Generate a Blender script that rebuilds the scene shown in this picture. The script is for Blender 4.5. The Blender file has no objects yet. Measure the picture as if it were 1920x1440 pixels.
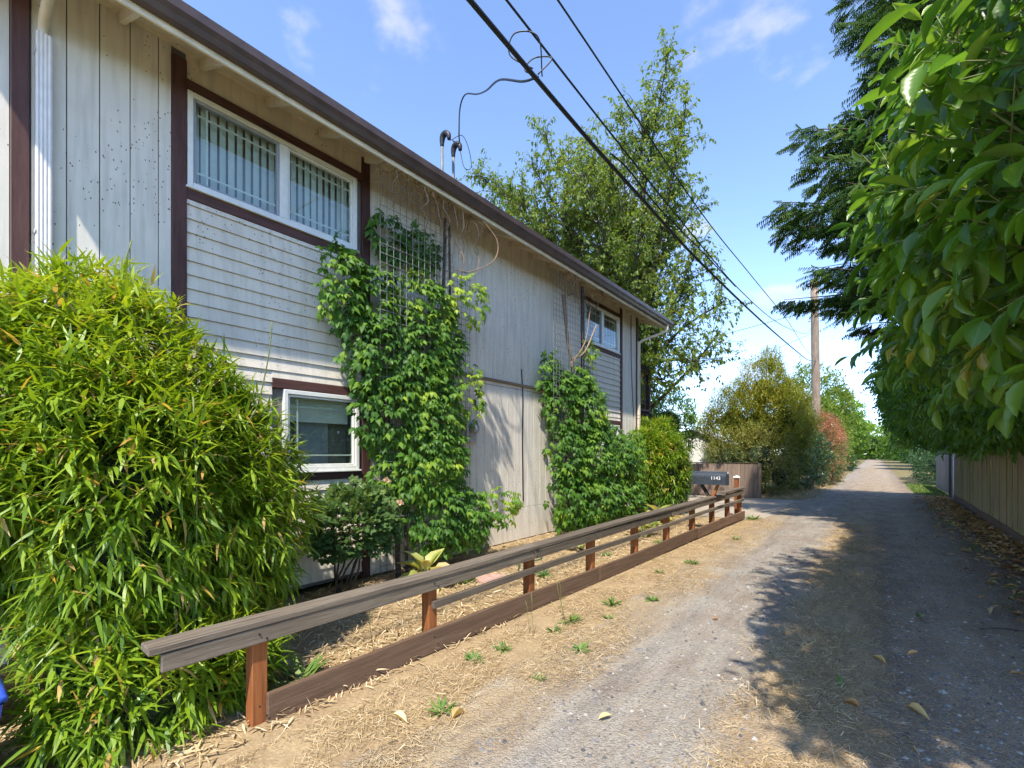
import bpy, bmesh, math, random
import numpy as np
from mathutils import Vector, Matrix

random.seed(7)
RNG = np.random.default_rng(11)
SC = bpy.context.scene
COL = SC.collection
R = math.radians

# ------------------------------------------------------------------ camera, sky, sun, exposure
EYE = 1.6
cam_d = bpy.data.cameras.new('camera')
cam_d.lens = 16.31; cam_d.sensor_width = 36.0; cam_d.sensor_fit = 'HORIZONTAL'
cam_d.shift_y = 130.0 / 1920.0
cam_d.clip_start = 0.05; cam_d.clip_end = 2000
cam = bpy.data.objects.new('camera', cam_d)
cam.location = (0, 0, EYE)
cam.rotation_euler = (R(90), 0, math.atan2(680, 870))
COL.objects.link(cam); SC.camera = cam

SUN_TRAVEL = Vector((-0.29, 0.62, -1.0)).normalized()
to_sun = -SUN_TRAVEL
world = bpy.data.worlds.new('World'); SC.world = world; world.use_nodes = True
wn, wl = world.node_tree.nodes, world.node_tree.links
wn.clear()
sky = wn.new('ShaderNodeTexSky'); sky.sky_type = 'NISHITA'; sky.sun_disc = False
sky.sun_elevation = math.asin(to_sun.z); sky.sun_rotation = math.atan2(to_sun.x, to_sun.y)
sky.air_density = 0.70; sky.dust_density = 0.0; sky.ozone_density = 1.4; sky.altitude = 1800
tc = wn.new('ShaderNodeTexCoord')
sep = wn.new('ShaderNodeSeparateXYZ'); wl.new(tc.outputs['Generated'], sep.inputs[0])
def wm(op, a, b=None, c=None):
    n = wn.new('ShaderNodeMath'); n.operation = op
    for i, v in enumerate((a, b, c)):
        if v is None: continue
        if isinstance(v, (int, float)): n.inputs[i].default_value = v
        else: wl.new(v, n.inputs[i])
    return n.outputs[0]
den = wm('ADD', wm('MAXIMUM', sep.outputs[2], 0.0), 0.16)
cmb = wn.new('ShaderNodeCombineXYZ')
wl.new(wm('DIVIDE', sep.outputs[0], den), cmb.inputs[0]); wl.new(wm('DIVIDE', sep.outputs[1], den), cmb.inputs[1])
cmb.inputs[2].default_value = 8.72
cn = wn.new('ShaderNodeTexNoise'); cn.inputs['Scale'].default_value = 2.6; cn.inputs['Detail'].default_value = 7
cn.inputs['Roughness'].default_value = 0.55
wl.new(cmb.outputs[0], cn.inputs['Vector'])
cr = wn.new('ShaderNodeMapRange'); cr.inputs[1].default_value = 0.575; cr.inputs[2].default_value = 0.72
cr.interpolation_type = 'SMOOTHSTEP'
wl.new(cn.outputs['Fac'], cr.inputs[0])
cloud = wn.new('ShaderNodeMix'); cloud.data_type = 'RGBA'
wl.new(wm('MULTIPLY', cr.outputs[0], 0.75), cloud.inputs['Factor'])
wl.new(sky.outputs[0], cloud.inputs['A']); cloud.inputs['B'].default_value = (1.75, 1.75, 1.82, 1)
bg = wn.new('ShaderNodeBackground'); bg.inputs['Strength'].default_value = 0.15
wl.new(cloud.outputs['Result'], bg.inputs['Color'])
wo = wn.new('ShaderNodeOutputWorld'); wl.new(bg.outputs[0], wo.inputs['Surface'])

sun_d = bpy.data.lights.new('sun', 'SUN'); sun_d.energy = 2.1; sun_d.angle = R(0.9); sun_d.color = (1.0, 0.93, 0.80)
sun = bpy.data.objects.new('sun', sun_d); COL.objects.link(sun)
sun.rotation_euler = SUN_TRAVEL.to_track_quat('-Z', 'Y').to_euler()

SC.view_settings.view_transform = 'Standard'; SC.view_settings.look = 'None'
SC.view_settings.exposure = 1.99; SC.view_settings.gamma = 1.0
SC.render.engine = 'CYCLES'
SC.cycles.max_bounces = 5; SC.cycles.transparent_max_bounces = 8
SC.cycles.diffuse_bounces = 3; SC.cycles.glossy_bounces = 2; SC.cycles.transmission_bounces = 3
SC.cycles.use_denoising = True; SC.cycles.use_adaptive_sampling = True; SC.cycles.adaptive_threshold = 0.02
SC.cycles.caustics_reflective = False; SC.cycles.caustics_refractive = False

# ------------------------------------------------------------------ materials
class NT:
    def __init__(self, name):
        self.m = bpy.data.materials.new(name); self.m.use_nodes = True
        self.n = self.m.node_tree.nodes; self.l = self.m.node_tree.links; self.n.clear()
        self.out = self.n.new('ShaderNodeOutputMaterial')
    def node(self, t, **kw):
        x = self.n.new(t)
        for k, v in kw.items(): setattr(x, k, v)
        return x
    def set(self, sock, v):
        if isinstance(v, bpy.types.NodeSocket): self.l.new(v, sock)
        else: sock.default_value = v
    def math(self, op, a, b=0.0, clamp=False):
        x = self.node('ShaderNodeMath', operation=op, use_clamp=clamp)
        self.set(x.inputs[0], a); self.set(x.inputs[1], b); return x.outputs[0]
    def mix(self, f, a, b, blend='MIX'):
        x = self.node('ShaderNodeMix', data_type='RGBA', blend_type=blend)
        self.set(x.inputs['Factor'], f)
        self.set(x.inputs['A'], a if not isinstance(a, tuple) else (*a[:3], 1))
        self.set(x.inputs['B'], b if not isinstance(b, tuple) else (*b[:3], 1))
        return x.outputs['Result']
    def noise(self, vec, scale, detail=4, rough=0.5, dim='3D'):
        x = self.node('ShaderNodeTexNoise')
        x.inputs['Scale'].default_value = scale; x.inputs['Detail'].default_value = detail
        x.inputs['Roughness'].default_value = rough
        if vec is not None: self.l.new(vec, x.inputs['Vector'])
        return x.outputs['Fac']
    def voronoi(self, vec, scale, feature='F1', out='Distance'):
        x = self.node('ShaderNodeTexVoronoi', feature=feature); x.inputs['Scale'].default_value = scale
        self.l.new(vec, x.inputs['Vector']); return x.outputs[out]
    def mapping(self, vec, scale=(1, 1, 1), loc=(0, 0, 0)):
        x = self.node('ShaderNodeMapping'); self.l.new(vec, x.inputs['Vector'])
        x.inputs['Scale'].default_value = scale; self.set(x.inputs['Location'], loc); return x.outputs[0]
    def mrange(self, v, a, b, c=0.0, d=1.0, smooth=False):
        x = self.node('ShaderNodeMapRange'); x.clamp = True
        if smooth: x.interpolation_type = 'SMOOTHSTEP'
        self.set(x.inputs[0], v)
        for i, q in enumerate((a, b, c, d)): x.inputs[i + 1].default_value = q
        return x.outputs[0]
    def ramp(self, f, stops, interp='LINEAR'):
        x = self.node('ShaderNodeValToRGB'); e = x.color_ramp; e.interpolation = interp
        while len(e.elements) < len(stops): e.elements.new(0.5)
        for el, (p, c) in zip(e.elements, stops): el.position = p; el.color = (*c[:3], 1)
        self.set(x.inputs[0], f); return x.outputs[0]
    def bump(self, h, strength, dist):
        x = self.node('ShaderNodeBump'); x.inputs['Strength'].default_value = strength
        x.inputs['Distance'].default_value = dist; self.l.new(h, x.inputs['Height']); return x.outputs[0]
    def principled(self, col, rough=0.6, normal=None, spec=0.5, metal=0.0):
        p = self.node('ShaderNodeBsdfPrincipled')
        self.set(p.inputs['Base Color'], col if not isinstance(col, tuple) else (*col[:3], 1))
        self.set(p.inputs['Roughness'], rough); p.inputs['Specular IOR Level'].default_value = spec
        p.inputs['Metallic'].default_value = metal
        if normal is not None: self.l.new(normal, p.inputs['Normal'])
        return p.outputs[0]
    def done(self, sh):
        self.l.new(sh, self.out.inputs['Surface']); return self.m
    def pos(self): return self.node('ShaderNodeNewGeometry').outputs['Position']
    def obj(self): return self.node('ShaderNodeTexCoord').outputs['Object']
    def rnd(self): return self.node('ShaderNodeObjectInfo').outputs['Random']

def plain(name, col, rough=0.6, metal=0.0, spec=0.5, vary=0.12, scale=14):
    t = NT(name); v = t.noise(t.pos(), scale, 5)
    c = t.mix(t.mrange(v, 0.3, 0.7), tuple(k * (1 - vary) for k in col), tuple(min(1, k * (1 + vary)) for k in col))
    return t.done(t.principled(c, rough, t.bump(v, 0.08, 0.01), spec, metal))

def wood(name, dark, light, grain=28, rough=0.85, moss=None, bumpd=0.004):
    """grain runs along the local X axis of each board"""
    t = NT(name); o = t.obj(); r = t.rnd()
    off = t.node('ShaderNodeCombineXYZ')
    for i in range(3): t.l.new(t.math('MULTIPLY', r, 17.0 + i * 5), off.inputs[i])
    ad = t.node('ShaderNodeVectorMath', operation='ADD'); t.l.new(o, ad.inputs[0]); t.l.new(off.outputs[0], ad.inputs[1])
    v = ad.outputs[0]
    g1 = t.noise(t.mapping(v, (1.3, grain, grain)), 1.6, 6, 0.65)
    g2 = t.noise(t.mapping(v, (4, grain * 5, grain * 5)), 1.5, 3, 0.6)
    big = t.noise(v, 2.2, 3)
    f = t.mrange(t.math('ADD', t.math('MULTIPLY', g1, 0.7), t.math('MULTIPLY', g2, 0.3)), 0.32, 0.68)
    c = t.mix(f, dark, light)
    c = t.mix(t.mrange(big, 0.35, 0.75), c, t.mix(0.35, c, (0.62, 0.55, 0.5), 'MULTIPLY'))
    c = t.mix(t.mrange(r, 0, 1, 0.0, 0.55), c, tuple(k * 0.7 for k in dark))
    crack = t.noise(t.mapping(v, (0.7, grain * 2.2, grain * 2.2)), 1.3, 3, 0.5)
    c = t.mix(t.math('MULTIPLY', t.mrange(crack, 0.66, 0.71), 0.55), c, tuple(k * 0.3 for k in dark))
    if moss:
        z = t.node('ShaderNodeSeparateXYZ'); t.l.new(t.pos(), z.inputs[0])
        mf = t.math('MULTIPLY', t.mrange(t.noise(t.mapping(t.pos(), (6, 6, 1.1)), 1.5, 4), 0.42, 0.62), 0.75)
        c = t.mix(mf, c, moss)
    h = t.math('ADD', g1, t.math('MULTIPLY', g2, 0.5))
    return t.done(t.principled(c, rough, t.bump(h, 0.7, bumpd), 0.25))

def leafmat(name, stops, rough=0.45, trans=0.3, tcol=None, spec=0.5, midrib=None, veins=False):
    t = NT(name)
    a = t.node('ShaderNodeAttribute', attribute_name='leafuv')
    s = t.node('ShaderNodeSeparateXYZ'); t.l.new(a.outputs['Vector'], s.inputs[0])
    c = t.ramp(s.outputs[2], stops)
    across = t.math('ABSOLUTE', s.outputs[0])
    nrm = None
    if midrib:
        c = t.mix(t.mrange(across, 0.03, 0.14, 0.8, 0.0), c, midrib)
    if veins:
        w = t.node('ShaderNodeMath', operation='SINE')
        t.l.new(t.math('MULTIPLY', t.math('SUBTRACT', s.outputs[1], t.math('MULTIPLY', across, 0.16)), 60.0), w.inputs[0])
        nrm = t.bump(w.outputs[0], 0.12, 0.001)
    p = t.principled(c, rough, nrm, spec)
    tr = t.node('ShaderNodeBsdfTranslucent')
    if tcol: t.l.new(t.mix(0.6, c, tcol), tr.inputs['Color'])
    else: t.l.new(t.mix(1.0, c, (1.6, 1.5, 0.7), 'MULTIPLY'), tr.inputs['Color'])
    m = t.node('ShaderNodeMixShader'); m.inputs[0].default_value = trans
    t.l.new(p, m.inputs[1]); t.l.new(tr.outputs[0], m.inputs[2])
    return t.done(m.outputs[0])

def siding_paint(name, base, speck=True, amount=0.5):
    t = NT(name); p = t.pos()
    n = t.noise(p, 3.2, 5, 0.6); st = t.noise(t.mapping(p, (9, 9, 0.7)), 2.0, 4)
    c = t.mix(t.mrange(n, 0.3, 0.75), base, tuple(k * 0.88 for k in base))
    c = t.mix(t.math('MULTIPLY', t.mrange(st, 0.46, 0.72), 0.42), c, (0.40, 0.36, 0.30))
    if speck:                                   # dead tendril stubs left on the paint by old vines
        q = t.mapping(p, (1, 30, 17))
        vo = t.node('ShaderNodeTexVoronoi'); vo.inputs['Scale'].default_value = 1.0; vo.inputs['Randomness'].default_value = 1.0
        t.l.new(q, vo.inputs['Vector'])
        sx = t.node('ShaderNodeSeparateColor'); t.l.new(vo.outputs['Color'], sx.inputs[0])
        where = t.mrange(t.noise(p, 0.9, 2), 0.38, 0.62)
        rad = t.math('MULTIPLY', t.math('GREATER_THAN', t.math('MULTIPLY', sx.outputs[0], t.math('ADD', where, 0.35)), 1.0 - amount * 0.5), 0.15)
        c = t.mix(t.math('MULTIPLY', t.math('LESS_THAN', vo.outputs['Distance'], rad), 0.85), c, (0.09, 0.06, 0.045))
    return t.done(t.principled(c, 0.62, t.bump(t.noise(t.mapping(p, (40, 40, 6)), 1.5, 3), 0.25, 0.002), 0.3))

M = {}
M['paint'] = siding_paint('grey_panel_paint', (0.74, 0.675, 0.575), True, 0.62)
M['paint_clean'] = siding_paint('grey_panel_paint_clean', (0.74, 0.69, 0.605), True, 0.28)
M['lap'] = siding_paint('grey_lap_paint', (0.74, 0.675, 0.57), True, 0.26)
M['soffit'] = siding_paint('cream_soffit_paint', (0.70, 0.61, 0.47), True, 0.5)
M['cream'] = plain('cream_board_paint', (0.74, 0.67, 0.52), 0.6, scale=7)
M['trim'] = wood('brown_trim_paint', (0.062, 0.028, 0.025), (0.135, 0.066, 0.058), 14, 0.6, bumpd=0.001)
M['gutter'] = plain('brown_gutter_metal', (0.075, 0.046, 0.036), 0.38, 0.0, 0.5, 0.25, 5)
M['white'] = plain('white_vinyl', (0.74, 0.74, 0.70), 0.4, vary=0.06)
M['spout'] = plain('white_downspout', (0.72, 0.68, 0.66), 0.45, vary=0.08)
M['groove'] = plain('dark_backing', (0.16, 0.15, 0.14), 0.9)
M['dark_room'] = plain('room_paint', (0.20, 0.20, 0.18), 0.9)
M['blind'] = plain('blind_fabric', (0.80, 0.82, 0.78), 0.8, vary=0.05)
M['roof'] = plain('roof_shingle', (0.07, 0.06, 0.055), 0.95, vary=0.35, scale=30)
M['steel'] = plain('galvanised_steel', (0.46, 0.47, 0.47), 0.5, 0.3)
M['mesh'] = plain('wire_mesh', (0.16, 0.165, 0.165), 0.55, 0.2)
M['wire'] = plain('black_cable', (0.012, 0.012, 0.013), 0.5)
M['rail'] = wood('weathered_rail', (0.075, 0.058, 0.044), (0.27, 0.22, 0.165), 26, 0.85)
M['kick'] = wood('brown_kick_board', (0.095, 0.055, 0.034), (0.26, 0.165, 0.105), 22, 0.85)
M['post'] = wood('orange_stain_post', (0.19, 0.060, 0.018), (0.42, 0.155, 0.05), 20, 0.7, bumpd=0.001)
M['mossfence'] = wood('mossy_fence_board', (0.19, 0.115, 0.06), (0.48, 0.32, 0.175), 20, 0.9, moss=(0.27, 0.265, 0.08))
M['brownfence'] = wood('brown_fence_board', (0.16, 0.115, 0.09), (0.36, 0.27, 0.215), 20, 0.9)
M['greyfence'] = wood('grey_fence_board', (0.22, 0.21, 0.21), (0.42, 0.40, 0.39), 20, 0.9)
M['darkwood'] = wood('dark_post', (0.035, 0.026, 0.02), (0.09, 0.066, 0.05), 20, 0.9)
M['pole'] = wood('utility_pole_wood', (0.16, 0.115, 0.085), (0.40, 0.31, 0.24), 12, 0.9)
M['bark'] = wood('bark', (0.05, 0.038, 0.028), (0.15, 0.115, 0.085), 9, 0.95, bumpd=0.01)
M['drystem'] = wood('dry_vine_stem', (0.20, 0.13, 0.085), (0.45, 0.32, 0.22), 18, 0.9)
M['greenstem'] = plain('green_stem', (0.13, 0.16, 0.04), 0.6)
M['mailbox'] = plain('mailbox_metal', (0.035, 0.042, 0.052), 0.38, 0.0, 0.5, 0.2)
M['decal'] = plain('white_decal', (0.8, 0.8, 0.8), 0.5, vary=0.02)
M['blueplastic'] = plain('blue_plastic', (0.03, 0.08, 0.48), 0.35, vary=0.12, scale=6)
M['greyplastic'] = plain('grey_plastic', (0.30, 0.33, 0.38), 0.45)
M['stone'] = plain('pink_flagstone', (0.42, 0.26, 0.21), 0.9, vary=0.2)
M['hose'] = plain('green_hose', (0.03, 0.09, 0.05), 0.5)
M['core'] = plain('leaf_shadow_core', (0.018, 0.032, 0.010), 0.95, vary=0.5, scale=20)  # near-black green for added inner hulls: foliage shade put into the colour
M['pebble'] = None

def glassmat():
    t = NT('window_glass')
    lw = t.node('ShaderNodeLayerWeight'); lw.inputs['Blend'].default_value = 0.35
    tr = t.node('ShaderNodeBsdfTransparent'); tr.inputs['Color'].default_value = (0.90, 0.95, 0.92, 1)
    gl = t.node('ShaderNodeBsdfGlossy'); gl.inputs['Roughness'].default_value = 0.02
    m = t.node('ShaderNodeMixShader')
    t.l.new(t.math('ADD', t.math('MULTIPLY', lw.outputs['Facing'], 0.22), 0.05), m.inputs[0])
    t.l.new(tr.outputs[0], m.inputs[1]); t.l.new(gl.outputs[0], m.inputs[2])
    return t.done(m.outputs[0])
M['glass'] = glassmat()

# ground materials ---------------------------------------------------
def ridge(t, p): return t.noise(t.mapping(p, (5.0, 0.8, 1)), 1.5, 5, 0.65)
def lane_mat():
    t = NT('lane_gravel'); p = t.pos()
    s = t.node('ShaderNodeSeparateXYZ'); t.l.new(p, s.inputs[0])
    wob = t.math('MULTIPLY', t.math('SUBTRACT', t.noise(p, 1.3, 5, 0.6), 0.5), 0.75)
    x = t.math('ADD', s.outputs[0], wob)
    f = t.mrange(x, -2.4, 1.9)
    def q(v): return (v + 2.4) / 4.3
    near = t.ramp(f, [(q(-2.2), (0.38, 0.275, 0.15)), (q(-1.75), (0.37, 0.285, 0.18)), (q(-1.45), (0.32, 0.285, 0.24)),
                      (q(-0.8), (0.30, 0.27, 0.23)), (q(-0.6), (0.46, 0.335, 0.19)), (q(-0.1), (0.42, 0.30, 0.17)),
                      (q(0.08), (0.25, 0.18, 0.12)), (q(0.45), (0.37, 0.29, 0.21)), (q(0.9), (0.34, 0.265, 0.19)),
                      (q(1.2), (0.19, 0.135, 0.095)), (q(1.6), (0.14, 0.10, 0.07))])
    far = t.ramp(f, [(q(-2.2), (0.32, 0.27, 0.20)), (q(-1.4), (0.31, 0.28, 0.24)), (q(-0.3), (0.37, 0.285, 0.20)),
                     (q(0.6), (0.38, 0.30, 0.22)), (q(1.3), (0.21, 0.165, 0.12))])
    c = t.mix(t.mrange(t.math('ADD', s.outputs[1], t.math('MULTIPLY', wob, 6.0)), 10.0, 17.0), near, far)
    dust = t.noise(t.mapping(p, (1.6, 0.7, 1)), 1.6, 5, 0.6)
    c = t.mix(t.math('MULTIPLY', t.mrange(dust, 0.42, 0.66), 0.55), c, (0.20, 0.135, 0.085))
    c = t.mix(t.math('MULTIPLY', t.mrange(ridge(t, p), 0.45, 0.68), 0.45), c, (0.15, 0.105, 0.072))
    pale = t.noise(p, 2.6, 6, 0.7)
    c = t.mix(t.math('MULTIPLY', t.mrange(pale, 0.52, 0.68), 0.5), c, (0.42, 0.37, 0.30))
    g = t.voronoi(p, 95); g2 = t.voronoi(p, 34)
    col = t.node('ShaderNodeTexVoronoi'); col.inputs['Scale'].default_value = 95; t.l.new(p, col.inputs['Vector'])
    sc = t.node('ShaderNodeSeparateColor'); t.l.new(col.outputs['Color'], sc.inputs[0])
    c = t.mix(t.math('MULTIPLY', t.mrange(sc.outputs[0], 0.55, 1.0), 0.5), c, (0.10, 0.095, 0.095))
    c = t.mix(t.math('MULTIPLY', t.mrange(sc.outputs[1], 0.8, 1.0), 0.5), c, (0.36, 0.33, 0.29))
    h = t.math('ADD', t.math('MULTIPLY', g, -0.6), t.math('ADD', t.math('MULTIPLY', g2, -0.5), t.math('ADD', t.noise(p, 7, 5, 0.6), t.math('MULTIPLY', ridge(t, p), 2.0))))
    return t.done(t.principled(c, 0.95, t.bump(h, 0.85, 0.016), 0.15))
def soil_mat(name, a, b, c3, scale=2.2, bump=0.02):
    t = NT(name); p = t.pos()
    n = t.noise(p, scale, 6, 0.62); n2 = t.noise(p, scale * 14, 4, 0.6)
    c = t.mix(t.mrange(n, 0.35, 0.65), a, b)
    c = t.mix(t.math('MULTIPLY', t.mrange(n2, 0.45, 0.7), 0.7), c, c3)
    h = t.math('ADD', n, t.math('MULTIPLY', n2, 0.5))
    return t.done(t.principled(c, 0.97, t.bump(h, 0.9, bump), 0.1))
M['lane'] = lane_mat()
M['ground'] = soil_mat('dry_ground', (0.22, 0.165, 0.085), (0.12, 0.12, 0.045), (0.26, 0.20, 0.11))
M['bed'] = soil_mat('dry_bed_soil', (0.34, 0.25, 0.14), (0.24, 0.165, 0.095), (0.42, 0.31, 0.18), 3)
M['verge'] = soil_mat('brown_verge_soil', (0.10, 0.072, 0.05), (0.14, 0.098, 0.062), (0.075, 0.06, 0.035), 4)
M['drive'] = soil_mat('pale_driveway', (0.36, 0.30, 0.235), (0.29, 0.245, 0.19), (0.39, 0.33, 0.265), 2, 0.006)

# leaf materials: tint runs 0..1 in leafuv.z
M['bamboo'] = leafmat('bamboo_leaf', [(0.0, (0.07, 0.15, 0.012)), (0.35, (0.155, 0.26, 0.016)), (0.72, (0.28, 0.37, 0.022)),
                      (0.9, (0.39, 0.43, 0.035)), (0.93, (0.46, 0.27, 0.035)), (1.0, (0.50, 0.36, 0.16))], 0.42, 0.34, spec=0.4)
M['laurel'] = leafmat('laurel_leaf', [(0.0, (0.040, 0.125, 0.012)), (0.45, (0.090, 0.22, 0.015)), (0.8, (0.18, 0.33, 0.02)),
                      (0.97, (0.30, 0.42, 0.035)), (1.0, (0.50, 0.42, 0.06))], 0.34, 0.5, tcol=(0.20, 0.36, 0.02), spec=0.7, midrib=(0.14, 0.24, 0.05), veins=True)
M['vine'] = leafmat('vine_leaf', [(0.0, (0.034, 0.10, 0.014)), (0.45, (0.08, 0.185, 0.016)), (0.75, (0.16, 0.275, 0.022)),
                    (1.0, (0.32, 0.41, 0.03))], 0.5, 0.36, spec=0.3, midrib=(0.12, 0.22, 0.05))
M['rose'] = leafmat('rose_leaf', [(0.0, (0.04, 0.085, 0.022)), (0.7, (0.085, 0.15, 0.034)), (1.0, (0.16, 0.215, 0.05))], 0.6, 0.3, spec=0.25)
M['tree'] = leafmat('tree_leaf', [(0.0, (0.075, 0.125, 0.022)), (0.5, (0.15, 0.215, 0.038)), (0.9, (0.24, 0.29, 0.07)), (1.0, (0.34, 0.28, 0.09))], 0.5, 0.45, spec=0.35)
M['conifer'] = leafmat('conifer_needle', [(0.0, (0.022, 0.052, 0.014)), (0.6, (0.055, 0.105, 0.022)), (0.93, (0.12, 0.17, 0.032)),
                       (0.96, (0.13, 0.055, 0.025)), (1.0, (0.17, 0.075, 0.035))], 0.8, 0.28, spec=0.1)
M['yellowbush'] = leafmat('olive_shrub_leaf', [(0.0, (0.11, 0.145, 0.016)), (0.5, (0.22, 0.235, 0.024)), (0.9, (0.33, 0.31, 0.04)), (1.0, (0.42, 0.34, 0.07))], 0.5, 0.34)
M['variegated'] = leafmat('yellow_shrub_leaf', [(0.0, (0.09, 0.13, 0.025)), (0.5, (0.19, 0.20, 0.045)), (1.0, (0.42, 0.37, 0.10))], 0.5, 0.3)
M['darkbush'] = leafmat('dark_shrub_leaf', [(0.0, (0.02, 0.06, 0.018)), (1.0, (0.06, 0.13, 0.03))], 0.4, 0.22)
M['photinia'] = leafmat('red_tip_leaf', [(0.0, (0.07, 0.14, 0.03)), (0.4, (0.13, 0.18, 0.045)), (0.6, (0.34, 0.13, 0.07)), (1.0, (0.44, 0.19, 0.12))], 0.4, 0.28)
M['brighttree'] = leafmat('bright_tree_leaf', [(0.0, (0.07, 0.16, 0.022)), (0.6, (0.15, 0.265, 0.03)), (1.0, (0.26, 0.36, 0.05))], 0.5, 0.36)
M['hosta'] = leafmat('pale_hosta_leaf', [(0.0, (0.22, 0.29, 0.06)), (0.5, (0.42, 0.42, 0.13)), (1.0, (0.58, 0.47, 0.24))], 0.5, 0.3)
M['weed'] = leafmat('weed_leaf', [(0.0, (0.07, 0.16, 0.03)), (0.7, (0.14, 0.25, 0.05)), (1.0, (0.24, 0.30, 0.08))], 0.5, 0.3)
M['grass'] = leafmat('verge_grass', [(0.0, (0.06, 0.14, 0.02)), (0.7, (0.13, 0.22, 0.035)), (1.0, (0.28, 0.27, 0.09))], 0.6, 0.3)
M['straw'] = leafmat('straw', [(0.0, (0.22, 0.14, 0.065)), (0.4, (0.42, 0.30, 0.155)), (0.8, (0.56, 0.43, 0.25)), (1.0, (0.68, 0.57, 0.39))], 0.8, 0.12, spec=0.2)
M['litter'] = leafmat('fallen_leaf', [(0.0, (0.24, 0.11, 0.045)), (0.5, (0.50, 0.27, 0.10)), (0.85, (0.62, 0.42, 0.17)), (1.0, (0.66, 0.52, 0.28))], 0.6, 0.15)
M['paleleaf'] = leafmat('dry_yellow_leaf', [(0.0, (0.45, 0.28, 0.08)), (1.0, (0.62, 0.48, 0.24))], 0.6, 0.15)
M['greenleaf'] = leafmat('fresh_fallen_leaf', [(0.0, (0.10, 0.24, 0.04)), (1.0, (0.22, 0.38, 0.10))], 0.4, 0.2, midrib=(0.3, 0.45, 0.2))
M['petal'] = leafmat('faded_petal', [(0.0, (0.55, 0.36, 0.26)), (1.0, (0.72, 0.56, 0.40))], 0.7, 0.3)
M['pebble'] = leafmat('pebble', [(0.0, (0.055, 0.055, 0.06)), (0.6, (0.17, 0.165, 0.165)), (1.0, (0.36, 0.33, 0.29))], 0.85, 0.0)

# ------------------------------------------------------------------ helpers: objects
def tag(o, label=None, cat=None, group=None, kind=None):
    if label: o['label'] = label
    if cat: o['category'] = cat
    if group: o['group'] = group
    if kind: o['kind'] = kind
    return o
def empty(name, loc=(0, 0, 0), parent=None):
    o = bpy.data.objects.new(name, None); COL.objects.link(o); o.location = loc; o.empty_display_size = 0.2
    if parent: o.parent = parent
    return o
def link(name, me, mat=None, parent=None, matrix=None):
    o = bpy.data.objects.new(name, me); COL.objects.link(o)
    if mat is not None and len(me.materials) == 0: me.materials.append(mat)
    if parent is not None:
        o.parent = parent
        o.matrix_parent_inverse = parent_world(parent).inverted()
    if matrix is not None: o.matrix_basis = matrix
    return o
def parent_world(p):
    m = p.matrix_basis.copy() if p.parent is None else parent_world(p.parent) @ p.matrix_parent_inverse @ p.matrix_basis
    return m
def pymesh(name, v, f):
    me = bpy.data.meshes.new(name); me.from_pydata([tuple(map(float, q)) for q in v], [], f); me.update(); return me
BOXC = {}
def boxmesh(sx, sy, sz, bev=0.0):
    k = (round(sx, 4), round(sy, 4), round(sz, 4), bev)
    if k in BOXC: return BOXC[k]
    bm = bmesh.new(); bmesh.ops.create_cube(bm, size=1.0)
    for v in bm.verts: v.co = Vector((v.co.x * sx, v.co.y * sy, v.co.z * sz))
    if bev: bmesh.ops.bevel(bm, geom=list(bm.edges), offset=min(bev, min(sx, sy, sz) * 0.3), segments=1, affect='EDGES')
    me = bpy.data.meshes.new('box'); bm.to_mesh(me); bm.free()
    return me
def box(name, x0, x1, y0, y1, z0, z1, mat, parent=None, bev=0.0):
    me = boxmesh(x1 - x0, y1 - y0, z1 - z0, bev)
    if len(me.materials) and me.materials[0] is not mat: me = me.copy(); me.materials.clear()
    BOXC[(round(x1 - x0, 4), round(y1 - y0, 4), round(z1 - z0, 4), bev)] = me
    return link(name, me, mat, parent, Matrix.Translation(((x0 + x1) / 2, (y0 + y1) / 2, (z0 + z1) / 2)))
def board(name, p0, p1, w, h, mat, parent=None, bev=0.004, up=(0, 0, 1), warp=0.0):
    """a board from p0 to p1 (centre line); h along up, w across; grain along local X"""
    p0, p1 = Vector(p0), Vector(p1); d = p1 - p0; L = d.length; x = d.normalized()
    z = Vector(up); z = (z - x * z.dot(x)).normalized(); y = z.cross(x)
    bm = bmesh.new(); bmesh.ops.create_cube(bm, size=1.0)
    n = max(1, int(L / 0.5)) if warp else 1
    if n > 1:
        es = [e for e in bm.edges if abs((e.verts[0].co - e.verts[1].co).x) > 0.5]
        bmesh.ops.subdivide_edges(bm, edges=es, cuts=n - 1, use_grid_fill=True)
    for v in bm.verts: v.co = Vector((v.co.x * L, v.co.y * w, v.co.z * h))
    if warp:
        ph = random.random() * 9
        for v in bm.verts:
            v.co.z += warp * math.sin(v.co.x * 1.3 + ph); v.co.y += warp * 0.7 * math.sin(v.co.x * 0.9 + ph * 2)
    if bev:
        es = [e for e in bm.edges if len(e.link_faces) == 2 and e.calc_face_angle(0) > 0.6]
        bmesh.ops.bevel(bm, geom=es, offset=bev, segments=1, affect='EDGES')
    me = bpy.data.meshes.new(name); bm.to_mesh(me); bm.free()
    m = Matrix((x, y, z)).transposed().to_4x4(); m.translation = (p0 + p1) / 2
    return link(name, me, mat, parent, m)
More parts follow.
